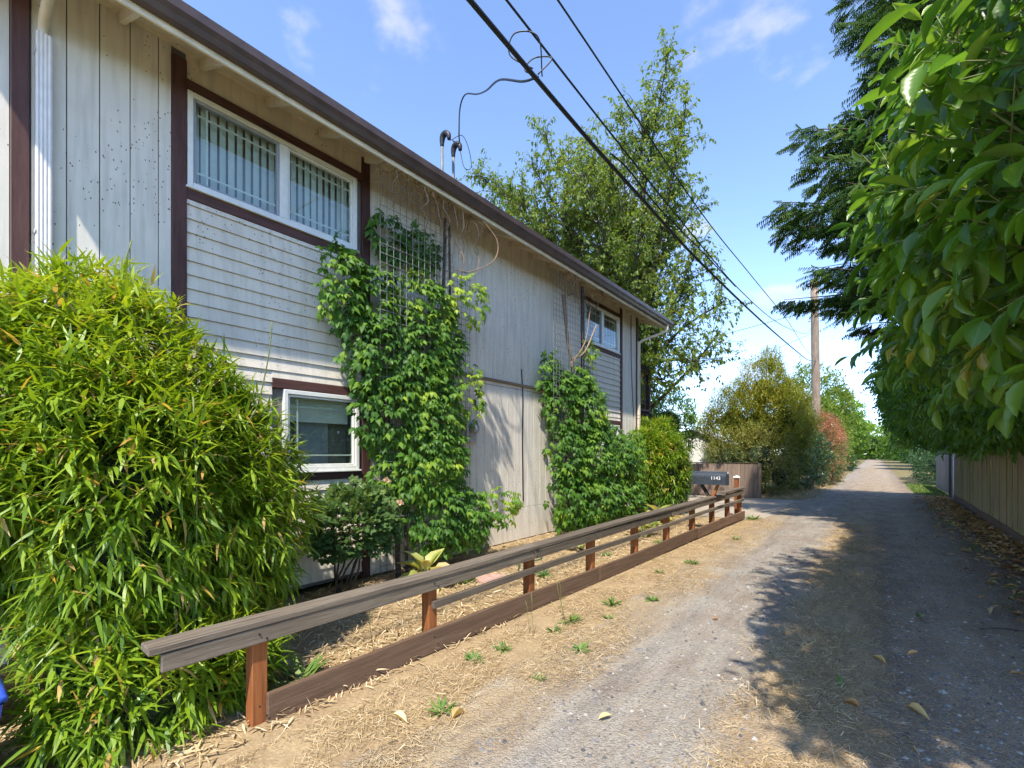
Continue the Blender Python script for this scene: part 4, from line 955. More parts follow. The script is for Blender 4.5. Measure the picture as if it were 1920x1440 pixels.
# ---- pale hostas
HL = {0: 'pale yellow hosta with folded leaves at the foot of the tall vine', 1: 'small pale hosta in the bed near the middle of the fence', 2: 'pale leafy hosta under the far vine behind the rail', 3: 'largest yellow green hosta by the bamboo at the far end of the bed'}
for i, (x, y, m, L) in enumerate(((-4.25, 3.75, 20, .26), (-3.75, 6.65, 16, .16), (-3.55, 8.7, 22, .26), (-3.85, 10.3, 30, .34))):
    a = U(0, 6.28, m); el = U(.2, 1.25, m)
    dd = np.stack([np.cos(a) * np.cos(el), np.sin(a) * np.cos(el), np.sin(el)], 1); nn = np.stack([-np.cos(a) * np.sin(el), -np.sin(a) * np.sin(el), np.cos(el)], 1)
    b = np.array([[x, y, .0]]) + dd * np.array([.10, .10, .22]); LL = L * U(.7, 1.2, m)
    h = empty('hosta', (x, y, 0)); tag(h, HL[i], 'hosta', 'pale hostas in the bed')
    foliage(h, T_HOSTA, b, dd, nn + G(.15, m), LL, LL * .62, U(.1, 1, m), M['hosta'], m, 'leaves') if False else None
    F = frames(dd, nn + G(.15, m))
    for k in range(m):
        me = leaf_mesh('leaf', T_HOSTA, b[k:k + 1], F[k:k + 1], np.array([[LL[k] * .62, LL[k], LL[k]]]), U(.05, 1, 1)); link('leaf', me, M['hosta'], h)
    sm = MB()
    for k in range(m): sm.tube([(x, y, 0), tuple(b[k])], .005, 4)
    sm.build('stalk', M['greenstem'], h)

# ---- laurel hedge overhanging the right side
hg = empty('laurel_hedge', (2.3, 8, 0)); tag(hg, 'huge glossy green laurel hedge overhanging the lane on the right', 'hedge')
HC = (2.40, 3.50); HR = (2.12, 1.78)
def hwid(y): return 0.74 + 0.32 * np.clip((y - 8.5) / 6, 0, 1)
def hedge_surface(n, y0, y1, a0, a1):
    yy = U(y0, y1, n); a = U(a0, a1, n)                      # angle: 180 = toward the lane, 270 = down, 90 = up
    e = 2 / 2.35
    ca, sa = np.cos(a), np.sin(a)
    ux, uz = np.sign(ca) * np.abs(ca) ** e, np.sign(sa) * np.abs(sa) ** e
    q = np.stack([ux * 1.5, yy * 0.9, uz * 1.5], 1)
    w = 1 + 0.085 * wav(q * 1.25, 5.0) + 0.045 * wav(q * 3.3, 2.0)
    endf = np.clip((22.2 - yy) / 3.0, 0.05, 1) ** 0.5
    p = np.stack([HC[0] + ux * HR[0] * w * hwid(yy), yy, HC[1] + uz * HR[1] * w * (0.55 + 0.45 * endf)], 1)
    p[:, 0] = HC[0] + (p[:, 0] - HC[0]) * (0.72 + 0.28 * endf)
    nn = nrm(np.stack([ca / HR[0], 0 * yy, sa / HR[1]], 1)); return p, nn
acc = []
for (y0, y1, a0, a1, dens, L) in ((1.1, 5.5, 100, 275, 62, .150), (5.5, 12, 110, 275, 50, .150), (12, 22, 110, 275, 40, .155), (0.5, 1.1, 110, 265, 30, .16), (1.1, 22, 30, 110, 12, .16)):
    n = int((y1 - y0) * R(a1 - a0) * 2.25 * dens)
    p, nn = hedge_surface(n, y0, y1, R(a0), R(a1))
    out = nn * 0.8 + G(0.42, n); out[:, 2] += 0.12; out[:, 1] -= 0.10; out = nrm(out)
    p = p - nn * np.abs(RNG.normal(0, .16, n))[:, None] - out * .12 + np.where(RNG.random(n) < .06, U(.1, .32, n), 0)[:, None] * nn
    ok = ~((p[:, 1] < 1.3) & (p[:, 0] < 0.5)) & (p[:, 2] > 1.78 - 0.02 * np.clip(p[:, 1], 0, 14))
    p, out, nn = p[ok], out[ok], nn[ok]
    P, D, NN, LL, WW, I = twig_leaves(p, out, 8, .26, L, .050, .62, .62, face=(-.75, -.35, .6))
    tw = .34 + .18 * wav(p * 1.4, 4.0) + RNG.normal(0, .16, len(p))
    acc.append((P, D, NN, LL, WW, np.clip(tw[I] + RNG.normal(0, .09, len(I)), 0, 1)))
# long shoots that hang out over the lane close to the camera
n = 330; d = sphere_dirs(n, -.95); d[:, 0] = -np.abs(d[:, 0]) * .9 - .1; d = nrm(d)
p = np.array([[1.02, 2.95, 3.05]]) + d * np.array([[.92, 1.95, 1.42]]) * (1 - np.abs(RNG.normal(0, .16, n)))[:, None] * (1 + .14 * wav(d * 3, 4))[:, None]
ok = (p[:, 1] > 1.45) & (p[:, 2] > 1.88); p, d = p[ok], d[ok]; n = len(p)
out = d * .75 + G(.38, n); out[:, 1] -= .15; out[:, 2] += .1
P, D, NN, LL, WW, I = twig_leaves(p - nrm(out) * .15, out, 8, .30, .17, .060, .62, .70, face=(-.75, -.4, .55))
tw = .58 + .2 * wav(p * 2, 4.0) + RNG.normal(0, .2, n)
yl = RNG.random(len(I)) < .012
tt = np.clip(tw[I] + RNG.normal(0, .09, len(I)), 0, 1)
acc.append((P, D, NN, LL, WW, tt))
shoots = [(p, out)]
n = 210; d = sphere_dirs(n, -.9); d[:, 0] = -np.abs(d[:, 0]); d = nrm(d)
p = np.array([[.95, 4.9, 3.35]]) + d * np.array([[1.0, 2.2, 1.5]]) * (1 - np.abs(RNG.normal(0, .2, n)))[:, None] * (1 + .2 * wav(d * 3, 7))[:, None]
out = d * .75 + G(.4, n); out[:, 1] -= .1; out[:, 2] += .1
P, D, NN, LL, WW, I = twig_leaves(p - nrm(out) * .15, out, 8, .30, .165, .056, .62, .66, face=(-.75, -.4, .55))
tw = .55 + .2 * wav(p * 2, 4.0) + RNG.normal(0, .18, n)
acc.append((P, D, NN, LL, WW, np.clip(tw[I] + RNG.normal(0, .09, len(I)), 0, 1)))
shoots.append((p, out)); sm = MB()
for (p, out) in shoots:
    o1 = nrm(out)
    for k in range(len(p)):
        if p[k, 1] < 1.5: continue
        a_, b_ = p[k] - o1[k] * .5, p[k] + o1[k] * .17
        sm.tube([tuple(a_ + np.array([.12, 0, -.05])), tuple(p[k] - o1[k] * .1), tuple(b_)], [.006, .004, .002], 4)
sm.build('twigs', M['greenstem'], hg)
P, D, NN, LL, WW, T = concat(acc)
far_ = np.linalg.norm(P - np.array([[0, 0, EYE]]), axis=1) > 1.0
P, D, NN, LL, WW, T = [q[far_] for q in (P, D, NN, LL, WW, T)]
foliage(hg, T_LAUREL, P, D, NN, LL, WW, T, M['laurel'], 300, Tlo=T_LAUREL_LO, lo_depth=7.0)
# closed hull added inside the hedge, its inner shade put into the dark colour
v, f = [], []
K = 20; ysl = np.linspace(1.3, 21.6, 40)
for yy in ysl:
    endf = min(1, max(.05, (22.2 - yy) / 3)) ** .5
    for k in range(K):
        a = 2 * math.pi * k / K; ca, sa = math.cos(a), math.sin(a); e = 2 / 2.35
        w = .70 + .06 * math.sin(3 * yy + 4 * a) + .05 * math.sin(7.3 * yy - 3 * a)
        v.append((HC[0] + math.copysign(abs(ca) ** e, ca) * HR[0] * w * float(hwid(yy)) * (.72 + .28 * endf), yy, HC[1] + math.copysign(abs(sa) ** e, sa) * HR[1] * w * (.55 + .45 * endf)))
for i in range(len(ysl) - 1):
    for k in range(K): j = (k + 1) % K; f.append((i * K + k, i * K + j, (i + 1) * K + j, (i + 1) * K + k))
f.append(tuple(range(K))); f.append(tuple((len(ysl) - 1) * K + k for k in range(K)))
link('shade_core', pymesh('shade_core', v, f), M['core'], hg)
for y in (2.5, 5.5, 9, 13, 17, 20):
    tube('trunk', curve_pts(wander((2.75, y, 0), (2.5, y + .3, 3.6), 4, .12), 5), .07, M['bark'], hg, 7)

# ---- conifer behind the hedge
cf = empty('conifer_tree', (3.1, 13.2, 0)); tag(cf, 'dark green conifer with drooping branches and a brown patch behind the hedge', 'tree')
tube('trunk', [(3.1, 13.2, z) for z in (0, 6, 12, 18, 20)], [.34, .26, .17, .07, .02], M['bark'], cf, 9)
acc = []; brm = MB()
z = 4.9
while z < 19.2:
    rad = (5.3 * (1 - (z - 4.6) / 16.2) ** 0.85 + .25) * (0.66 if z < 5.2 else 0.82 if z < 5.7 else 1.0)
    nb = 11 if z < 13 else 7
    a_off = random.uniform(0, 6.28)
    for k in range(nb):
        az = a_off + 2 * math.pi * k / nb + random.uniform(-.25, .25)
        Lb = rad * random.uniform(.80, 1.08); zz = z + random.uniform(-.2, .2)
        dh = Vector((math.cos(az), math.sin(az), 0))
        pts = [Vector((3.1, 13.2, zz)) + dh * Lb * t + Vector((0, 0, -.16 * Lb * t + .17 * Lb * t ** 2.4)) for t in (0, .25, .5, .75, 1)]
        brm.tube(pts, [.06, .045, .03, .018, .006], 5)
        m = int(58 * Lb); t = U(.12, 1.0, m) ** .8; side = np.where(RNG.random(m) < .5, -1, 1)
        perp = np.array([-math.sin(az), math.cos(az), 0])
        wd = side * U(.0, 1, m) * (.14 + .30 * Lb * .42 * np.sin(np.pi * np.clip(t * .85 + .08, 0, 1)))
        base = np.array([[3.1, 13.2, zz]]) + np.outer(t * Lb, np.array([dh.x, dh.y, 0])) + np.outer(wd, perp)
        base[:, 2] += -.16 * Lb * t + .17 * Lb * t ** 2.4 - np.abs(wd) * .28 - np.abs(RNG.normal(0, .10, m))
        DD = np.outer(np.ones(m), np.array([dh.x, dh.y, 0])) * .8 + np.outer(side * U(.1, .8, m), perp) + G(.22, m); DD[:, 2] -= U(.05, .75, m)
        NN2 = np.array([[0, 0, 1.]]) + G(.3, m); LL2 = U(.20, .42, m)
        tint = np.clip(.42 + RNG.normal(0, .2, m) + .15 * (t - .5), 0, .92)
        if zz < 5.6 and dh.x < -.75: br = (t > .45) & (t < .9) & (RNG.random(m) < .55) & (base[:, 2] < 4.85); tint[br] = U(.95, 1, br.sum())
        acc.append((base, DD, NN2, LL2, LL2 * .95, tint))
    z += .50 if z < 13 else .85
brm.build('branches', M['bark'], cf)
P, D, NN, LL, WW, T = concat(acc)
vis = (P[:, 0] < 2.2) | (RNG.random(len(P)) < .35)
P, D, NN, LL, WW, T = [q[vis] for q in (P, D, NN, LL, WW, T)]
me = leaf_mesh('crown', T_NEEDLE, P, frames(D, NN), np.stack([WW, LL, LL], 1), T); tag(link('crown', me, M['conifer'], cf), kind='stuff')

# ---- broadleaf tree behind the house, limbs reaching out to its crown
def limb_tree(label, root, fork_z, tips, leaf, mat, twigs_per_m=7, nleaf=7, hang=.7, trunk_r=.22, sub=1.15, name='broadleaf_tree'):
    e = empty(name, root); tag(e, label, 'tree')
    rt = Vector(root); tube('trunk', curve_pts(wander(rt, rt + Vector((.1, .1, fork_z + 2)), 4, .1), 5), trunk_r, M['bark'], e, 9)
    br = MB(); acc = []
    for tip in tips:
        tip = Vector(tip); s = rt + Vector((.05, .05, fork_z * random.uniform(.7, 1.25))); Lb = (tip - s).length
        mid = s.lerp(tip, .5) + Vector((0, 0, .10 * Lb)); mid.x += random.uniform(-.4, .4); mid.y += random.uniform(-.4, .4)
        pts = curve_pts([s, mid, tip], 8); br.tube(pts, [.062 * (1 - i / (len(pts) + 1)) + .010 for i in range(len(pts))], 5)
        PT = np.array([p[:] for p in pts]); dirm = np.array((tip - s).normalized()[:])
        ns = int(Lb * twigs_per_m); t = U(.22, 1.0, ns) ** .75; k = np.clip((t * (len(pts) - 1)).astype(int), 0, len(pts) - 2); fr = t * (len(pts) - 1) - k
        base = PT[k] * (1 - fr)[:, None] + PT[k + 1] * fr[:, None]
        od = nrm(sphere_dirs(ns, -.6) * 1.0 + dirm[None] * .75); ll = sub * U(.5, 1.35, ns) * (1.25 - .6 * t)
        for i in range(ns): 
            e1 = base[i] + od[i] * ll[i] * .6; e2 = base[i] + od[i] * ll[i] + np.array([0, 0, -.12 * ll[i]])
            br.tube([tuple(base[i]), tuple(e1), tuple(e2)], [.014, .009, .004], 3)
        for j in range(5):
            f = .25 + .75 * (j + U(0, 1, ns)) / 5
            b2 = base + od * (ll * f)[:, None]; b2[:, 2] -= .12 * ll * f * f
            o2 = nrm(od * .5 + G(.6, ns))
            P, D, NN, LL, WW, I = twig_leaves(b2, o2, nleaf, .26, leaf[0], leaf[1], .6, hang)
            acc.append((P, D, NN + G(.3, len(P)), LL, WW, np.clip(.45 + .22 * wav(P * .9, 3) + RNG.normal(0, .17, len(P)), 0, 1)))
    br.build('branches', M['bark'], e)
    P, D, NN, LL, WW, T = concat(acc)
    me = leaf_mesh('crown', T_SMALL, P, frames(D, NN), np.stack([WW, LL, LL], 1), T); tag(link('crown', me, mat, e), kind='stuff')
    return e
limb_tree('large leafy green tree behind the far end of the house', (-7.2, 17.0, 0), 3.6,
          [(-5.65, 15.9, 15.2), (-7.24, 15.9, 13.9), (-9.62, 14.1, 13.3), (-11.5, 12.6, 11.9), (-11.3, 14, 11.6), (-8.8, 16, 12.8), (-5.0, 15.1, 11.3), (-5.2, 17.4, 10.6), (-4.5, 15.5, 8.2),
           (-3.65, 15.3, 6.3), (-3.9, 14.9, 5.0), (-4.2, 14.6, 4.4), (-6.4, 17.7, 13.2), (-6.7, 13.9, 10.6), (-8.0, 12.8, 9.6), (-9.6, 12.9, 10.3), (-5.6, 13.4, 8.2), (-4.7, 14.2, 6.0), (-6.1, 15.6, 7.2),
           (-7.1, 13.5, 8.2), (-5.6, 14.7, 5.2), (-8.7, 12.4, 10.8), (-7.1, 12.6, 10.2), (-9.0, 15.0, 9.5), (-10.5, 13.5, 9.4), (-6.0, 16.0, 9.2), (-7.5, 15, 11.6), (-12.6, 13.2, 10.6), (-10.6, 12.9, 11.2), (-9.2, 12.8, 9.2), (-11.4, 13.2, 9.4), (-8.3, 13.4, 11.6), (-6.2, 15.0, 3.8), (-5.2, 14.4, 3.9), (-6.6, 14.6, 5.6), (-4.9, 15.6, 7.0), (-6.4, 15.5, 13.6), (-5.0, 15.8, 13.0), (-8.0, 14.6, 12.6)],
          (.15, .068), M['tree'], twigs_per_m=7.6, nleaf=6, hang=.85, sub=1.4)

# ---- shrubs and far trees: mounds of leaf twigs
def mound(name, label, cat, blobs, dens, leaf, mat, nleaf=6, twig=.25, hang=.15, up=.35, stems=3, tint0=.42, group=None, rough=.24, core=.42, T=T_SMALL, zmin=.03):
    e = empty(name, (blobs[0][0][0], blobs[0][0][1], 0)); tag(e, label, cat, group); acc = []
    for (c, r) in blobs:
        n = int(dens * 2.6 * math.pi * (r[0] * r[1] + r[1] * r[2] + r[0] * r[2]) / 3); d = sphere_dirs(n, -.85)
        w = 1 + rough * wav(d * 2.6, c[0] + c[1]) + .4 * rough * wav(d * 8, c[1]); dep = 1 - np.abs(RNG.normal(0, .16, n))
        base = np.array(c) + d * np.array(r) * (w * dep)[:, None]; ok = base[:, 2] > zmin; base, d = base[ok], d[ok]
        out = d * .9 + G(.4, len(d)); out[:, 2] += up
        P, D, NN, LL, WW, I = twig_leaves(base, out, nleaf, twig, leaf[0], leaf[1], .6, hang)
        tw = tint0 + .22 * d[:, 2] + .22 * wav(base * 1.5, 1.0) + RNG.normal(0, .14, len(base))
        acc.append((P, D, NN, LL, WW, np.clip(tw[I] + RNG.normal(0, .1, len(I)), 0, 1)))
        if core: blob_core('shade_core', c, r, M['core'], e, zmin=.01, k=core)
    P, D, NN, LL, WW, TT = concat(acc)
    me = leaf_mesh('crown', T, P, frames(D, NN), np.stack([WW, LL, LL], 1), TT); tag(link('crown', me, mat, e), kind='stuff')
    c0 = blobs[0][0]; sm = MB()
    for k in range(stems): sm.tube(wander((c0[0] + random.uniform(-.2, .2), c0[1] + random.uniform(-.2, .2), 0), (c0[0] + random.uniform(-.5, .5), c0[1] + random.uniform(-.5, .5), c0[2]), 3, .08), [.10, .08, .06, .03] if cat == 'tree' else [.05, .04, .03, .02], 6)
    if stems: sm.build('trunk' if cat == 'tree' else 'stem', M['bark'], e)
    return e
mound('olive_shrub', 'tall olive yellow feathery shrub in front of the utility pole', 'shrub',
      [((-4.0, 22.8, 2.4), (2.1, 2.2, 2.3)), ((-3.9, 23.0, 4.3), (1.0, 1.2, 1.4)), ((-4.9, 22.2, 3.0), (1.1, 1.2, 1.4)), ((-3.1, 23.2, 3.0), (1.0, 1.2, 1.5)), ((-3.6, 23.2, 5.4), (.35, .4, .75))], 120, (.13, .034), M['yellowbush'], nleaf=8, twig=.36, up=.75, rough=.3)
mound('yellow_shrub', 'yellow speckled shrub right behind the end of the plank fence', 'shrub', [((-3.55, 20.3, 1.35), (1.15, 1.3, 1.35)), ((-4.5, 20.5, 1.3), (1.2, 1.0, 1.2)), ((-2.9, 20.4, .7), (.6, .9, .8))], 95, (.07, .035), M['variegated'], up=.4)
mound('dark_shrub', 'dark green shrub between the yellow shrub and the red tipped one', 'shrub', [((-2.75, 23.8, 1.1), (.8, 1.3, 1.25)), ((-2.55, 26.2, 1.3), (.8, 1.4, 1.6)), ((-3.2, 27.5, 2.2), (.9, 1.4, 1.7))], 80, (.10, .045), M['darkbush'])
mound('red_tip_shrub', 'red tipped photinia shrub along the left side of the lane', 'shrub', [((-2.05, 28.6, 1.75), (.80, 1.5, 1.85)), ((-2.15, 31.6, 1.6), (.85, 2.2, 1.9))], 80, (.12, .045), M['photinia'], tint0=.5)
mound('round_shrub', 'small round dark shrub at the lane edge far down', 'shrub', [((-2.3, 52, .9), (1.0, 1.6, 1.0))], 50, (.16, .07), M['darkbush'])
mound('lane_tree', 'dense mid green tree just right of the utility pole', 'tree', [((-4.0, 44, 4.6), (2.6, 4, 3.6)), ((-3.2, 41, 2.6), (1.6, 3, 2.4))], 26, (.24, .12), M['tree'], tint0=.35, twig=.4)
mound('lane_tree', 'bright light green tree leaning over the far lane', 'tree', [((-3.2, 56, 4.4), (2.5, 4, 3.2)), ((-2.2, 60, 3.4), (1.7, 3.5, 2.2)), ((-3.0, 50, 2.4), (1.2, 3, 1.8))], 24, (.26, .14), M['brighttree'], tint0=.55, twig=.4)
mound('lane_tree', 'farthest pale green trees closing the end of the lane', 'tree', [((-1.5, 150, 3.6), (7, 5, 5)), ((6, 130, 3.6), (4.4, 5, 5)), ((-7, 110, 4.5), (4, 6, 6)), ((2, 175, 4), (15, 4, 6.5)), ((7.5, 100, 4), (5, 8, 5))], 6, (.6, .32), M['brighttree'], tint0=.5, twig=.7)
mound('lane_tree', 'far green tree on the right of the lane below the hedge', 'tree', [((4.6, 75, 4.2), (3.0, 5, 3.2)), ((4.2, 60, 3.6), (2.4, 4, 2.6))], 14, (.34, .18), M['brighttree'], tint0=.4, twig=.5)
mound('lane_hedge', 'low leafy green hedge on the right of the lane past the grey fence', 'hedge', [((2.7, 32, 1.0), (1.1, 2.6, 1.1)), ((2.9, 37, 1.2), (1.2, 3.5, 1.3))], 60, (.11, .05), M['darkbush'], tint0=.75)
mound('back_shrub', 'light olive shrubs behind the garden shed', 'shrub', [((-9.5, 31, 2.0), (3.2, 2.2, 2.4)), ((-6.5, 31.5, 2.0), (2.4, 2.0, 2.2))], 34, (.16, .07), M['yellowbush'], tint0=.5)
mound('back_tree', 'bright green young tree between the house end and the olive shrub', 'tree', [((-7.6, 21.5, 2.9), (1.3, 1.3, 1.6)), ((-9.5, 22.5, 2.4), (1.6, 1.6, 2.0))], 90, (.15, .06), M['brighttree'], tint0=.35)
mound('planter_plants', 'trailing green plants in the balcony planter', 'plant', [((-5.5, 13.5, 4.32), (.22, .45, .2))], 260, (.07, .03), M['tree'], stems=0, core=0)

# ---- weeds in the dry strip
WS = [(-2.27, 3.82, .10, 'broad dandelion weed near the fence with seed stalks'), (-2.18, 4.51, .11, 'pair of bushy weeds farther along the dry strip'), (-2.08, 6.88, .10, 'green weed clump by the middle of the fence on the lane side'),
      (-2.26, 6.1, .07, 'small weed against the kick board'), (-2.27, 3.5, .07, 'low spreading weed just before the dandelion'), (-1.85, 2.7, .05, 'little weed nearest the gravel at the bottom'), (-1.88, 3.3, .08, 'feathery weed at the gravel edge'),
      (-2.02, 4.1, .06, 'weed between the dandelion and the bushy pair'), (-2.03, 9.3, .09, 'weed tuft beside the far part of the fence'), (-2.3, 12.4, .16, 'grassy tuft at the far end of the rail fence'), (-1.89, 4.9, .08, 'grassy weed at the lane edge past the bushy pair'),
      (-3.18, 1.66, .16, 'bright green weed in the bed behind the first fence post'), (-2.1, 1.98, .09, 'crawling weed in front of the kick board near the camera'), (-2.38, 2.92, .07, 'small weed touching the kick board near the second post'), (-2.42, 2.63, .08, 'weed hugging the kick board before the second post'),
      (-3.4, 5.0, .12, 'leafy weed under the rail near the hose'), (-3.3, 6.6, .09, 'weed patch in the bed near the small hosta'), (-3.0, 8.1, .12, 'weed in the bed behind the far posts'), (-4.0, 4.15, .16, 'low green plant at the base of the tall vine')]
for (x, y, s, lab) in WS:
    m = int(22 + 130 * s); a = U(0, 6.28, m); el = U(.1, 1.0, m); r0 = U(0, .45, m) * s
    dd = np.stack([np.cos(a) * np.cos(el), np.sin(a) * np.cos(el), np.sin(el)], 1)
    b = np.stack([x + r0 * np.cos(a), y + r0 * np.sin(a), np.full(m, .006)], 1); LL = s * U(.6, 1.3, m)
    o = link('weed', leaf_mesh('weed', T_BLADE, b, frames(dd, np.array([[0, 0, 1.]]) + G(.3, m)), np.stack([LL * .2, LL, LL], 1), U(0, 1, m)), M['weed']); tag(o, lab, 'weed', 'weeds growing in the dry strip')
tube_w = MB()
dl = empty('seed_stalks', (-2.3, 3.8, 0)); tag(dl, 'thin dry weed stalks standing in front of the kick board', 'weed stalks')
for (x, y, h) in ((-2.3, 3.75, .42), (-2.36, 3.85, .36), (-2.35, 3.3, .38), (-2.42, 3.35, .30), (-3.05, 1.5, .62), (-3.0, 2.15, .60), (-3.1, 3.0, .45), (-3.1, 3.4, .4)):
    tube('stalk', wander((x, y, 0), (x + random.uniform(-.06, .06), y + random.uniform(-.06, .06), h), 4, .012), .0022, M['greenstem'], dl, 4)

# ---- dry straw, bamboo litter, gravel, leaf litter
def scatter(name, label, cat, n, fx, fy, L, W, mat, T=T_STRAW, lift=.012, tilt=.22, ylim=None, accept=None, tint=(0, 1), z0=.008):
    x, y = fx(n), fy(n)
    if accept is not None: k = accept(x, y); x, y = x[k], y[k]
    n = len(x); a = U(0, 6.28, n)
    d = np.stack([np.cos(a), np.sin(a), RNG.normal(0, tilt, n)], 1); nn = np.array([[0, 0, 1.]]) + G(.25, n)
    LL = U(*L, n); WW = U(*W, n); p = np.stack([x, y, z0 + np.abs(RNG.normal(0, lift, n)) + .5 * LL * np.maximum(0, -nrm(d)[:, 2])], 1) - d * (LL * .5)[:, None] * np.array([1, 1, 0])
    o = link(name, leaf_mesh(name, T, p, frames(d, nn), np.stack([WW, LL, LL], 1), U(tint[0], tint[1], n)), mat); tag(o, label, cat, kind='stuff'); return o
def fyn(a, b, k=1.6): return lambda n: a + (b - a) * RNG.random(n) ** k
scatter('centre_straw', 'dry straw coloured grass along the middle of the lane', 'dry grass', 44000, lambda n: RNG.normal(-.36, .20, n), fyn(1.2, 13, 1.35), (.02, .085), (.0016, .0036), M['straw'],
        accept=lambda x, y: (np.sin(2.1 * y + 3 * x) + np.sin(5.3 * y - 4 * x) + 2.2 * RNG.random(len(x)) > .35))
scatter('edge_straw', 'dry straw and dead grass between the rail fence and the gravel', 'dry grass', 52000, lambda n: U(-2.62, -1.55, n), fyn(.8, 13, 1.35), (.02, .08), (.0014, .0034), M['straw'],
        accept=lambda x, y: (x > FX(y) + .05) & (np.sin(3.1 * y + 5 * x) + np.sin(7.7 * y - 6 * x) + np.sin(13 * x + 5 * y) + 2.6 * RNG.random(len(x)) > .55) & (RNG.random(len(x)) < np.clip((-1.5 - x + .28 * np.sin(2.3 * y)) / .45, 0, 1)))
scatter('bamboo_litter', 'pale dry bamboo leaves and straw covering the bed behind the fence', 'leaf litter', 15000, lambda n: U(-5.1, -2.7, n), fyn(-.3, 11.5, 1.5), (.05, .15), (.006, .015), M['straw'], T=T_BAMBOO, lift=.018, tint=(.15, 1))
scatter('bed_straw', 'fine dry grass covering the bed behind the fence', 'dry grass', 22000, lambda n: U(-4.9, -2.65, n), fyn(.8, 12.0, 1.2), (.03, .09), (.0018, .004), M['straw'], accept=lambda x, y: x < FX(y) - .02)
scatter('lane_needles', 'fine brown plant debris strewn over the right wheel track', 'debris', 9000, lambda n: U(-.15, 1.35, n), fyn(1.5, 11, 1.3), (.015, .07), (.0015, .003), M['litter'], lift=.003, tilt=.08)
scatter('verge_leaves', 'orange brown fallen laurel leaves lying along the mossy fence', 'leaf litter', 2600, lambda n: 2.02 - np.abs(RNG.normal(0, .42, n)), fyn(2.5, 23, 1.1), (.07, .15), (.028, .05), M['litter'], T=T_LAUREL_LO, lift=.02, accept=lambda x, y: x > .9)
scatter('verge_grass', 'thin green grass along the right edge of the lane', 'grass', 2600, lambda n: RNG.normal(1.32, .14, n), fyn(3, 20, 1.2), (.05, .13), (.004, .007), M['grass'], T=T_BLADE, tilt=1.0,
        accept=lambda x, y: np.sin(1.9 * y) + .6 * np.sin(4.7 * y + 1) > .1)
scatter('lawn_strip', 'short green lawn in front of the grey fence', 'grass', 9000, lambda n: U(1.25, 2.2, n), lambda n: U(23.6, 31, n), (.06, .14), (.008, .014), M['grass'], T=T_BLADE, tilt=1.2)
scatter('far_dry_grass', 'dry grass at the foot of the shrubs on the left of the lane', 'dry grass', 7000, lambda n: RNG.normal(-2.3, .35, n), lambda n: U(18.6, 34, n), (.1, .26), (.008, .014), M['straw'], T=T_BLADE, tilt=.5)
ico = bmesh.new(); bmesh.ops.create_icosphere(ico, subdivisions=1, radius=1)
def pebbles(n):
    # octahedron template as quads
    tv = np.array([(1, 0, 0), (0, 1, 0), (-1, 0, 0), (0, -1, 0), (0, 0, 1), (0.1, 0, 1), (0, .1, 1), (.05, .05, 1.02)], float)
    tq = np.array([(0, 1, 5, 4), (1, 2, 6, 5), (2, 3, 7, 6), (3, 0, 4, 7)]); tu = np.zeros((8, 2)) + .5
    x = np.where(RNG.random(n) < .6, U(.1, 1.3, n), U(-1.75, -.5, n)); y = 1.3 + 12 * RNG.random(n) ** 1.7
    s = .0035 + .012 * RNG.random(n) ** 3.5 + .012 * (RNG.random(n) > .992)
    S = np.stack([s * U(.8, 1.5, n), s * U(.7, 1.2, n), s * U(.5, .95, n)], 1); a = U(0, 6.28, n)
    F = np.zeros((n, 3, 3)); F[:, 0, 0] = np.cos(a); F[:, 1, 0] = np.sin(a); F[:, 0, 1] = -np.sin(a); F[:, 1, 1] = np.cos(a); F[:, 2, 2] = 1
    me = leaf_mesh('gravel', (tv, tq, tu), np.stack([x, y, np.full(n, .008)], 1), F, S, U(0, 1, n))
    me.polygons.foreach_set('use_smooth', np.zeros(len(me.polygons), bool))
    tag(link('gravel', me, M['pebble']), 'small grey stones embedded in the lane', 'gravel', kind='stuff')
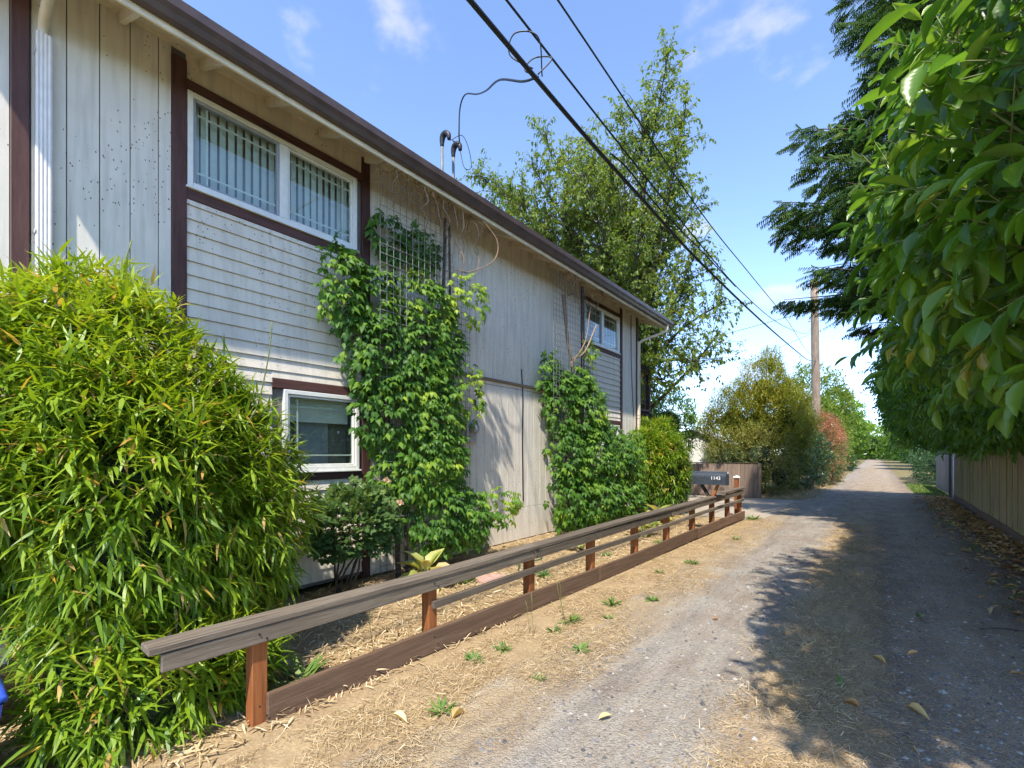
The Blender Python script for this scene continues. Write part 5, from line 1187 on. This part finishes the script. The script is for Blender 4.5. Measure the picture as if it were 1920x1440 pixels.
pebbles(13000); ico.free()

# ---- single fallen leaves on the lane
FL = [(-1.2, 4.68, .07, 'litter', 'yellow fallen leaf on the left gravel track'), (-.63, 6.83, .09, 'paleleaf', 'pale fallen leaf at the far start of the centre straw'), (-1.27, 2.52, .10, 'paleleaf', 'upright pale leaf at the bottom edge of the left track'),
      (.03, 4.49, .10, 'paleleaf', 'pale tan fallen leaf right of the centre straw'), (.23, 4.79, .10, 'litter', 'curled tan leaf in the middle of the right track'), (.2, 3.74, .15, 'paleleaf', 'largest tan fallen leaf near the bottom of the right track'),
      (.9, 6.6, .16, 'paleleaf', 'long pale leaf by the right edge of the lane'), (.33, 5.88, .17, 'greenleaf', 'fresh green fallen leaf on the right track'), (-.18, 3.92, .13, 'greenleaf', 'green leaf sprig lying on the centre straw'),
      (-1.25, 5.84, .05, 'litter', 'tiny orange leaf on the left track'), (.8, 4.83, .10, 'litter', 'brown leaf at the right side of the lane'), (-.11, 3.61, .10, 'litter', 'ochre leaf between straw and right track near the camera'), (-2.2, 1.75, .11, 'litter', 'orange leaf below the kick board near the camera'), (-1.98, 2.0, .12, 'paleleaf', 'pale dry leaf in the straw near the camera')]
for (x, y, L, mk, lab) in FL:
    a = random.uniform(0, 6.28); d = np.array([[math.cos(a), math.sin(a), .12]]); nn = np.array([[random.uniform(-.4, .4), random.uniform(-.4, .4), 1]])
    t = grid_leaf([(0, .03), (.12, .06), (.3, .38), (.55, .5), (.78, .36), (1, .03)], True, random.uniform(.3, .9), random.uniform(-.2, .25))
    o = link('fallen_leaf', leaf_mesh('fallen_leaf', t, np.array([[x - d[0, 0] * L / 2, y - d[0, 1] * L / 2, .022]]), frames(d, nn), np.array([[L * .36, L, L]]), U(0, 1, 1)), M[mk]); tag(o, lab, 'leaf', 'single fallen leaves on the lane')
tw_ = tube('twig', wander((.75, 5.9, .014), (1.15, 6.15, .02), 4, .015), .006, M['bark'], None, 5); tag(tw_, 'thin brown twig lying at the right edge of the lane', 'twig')
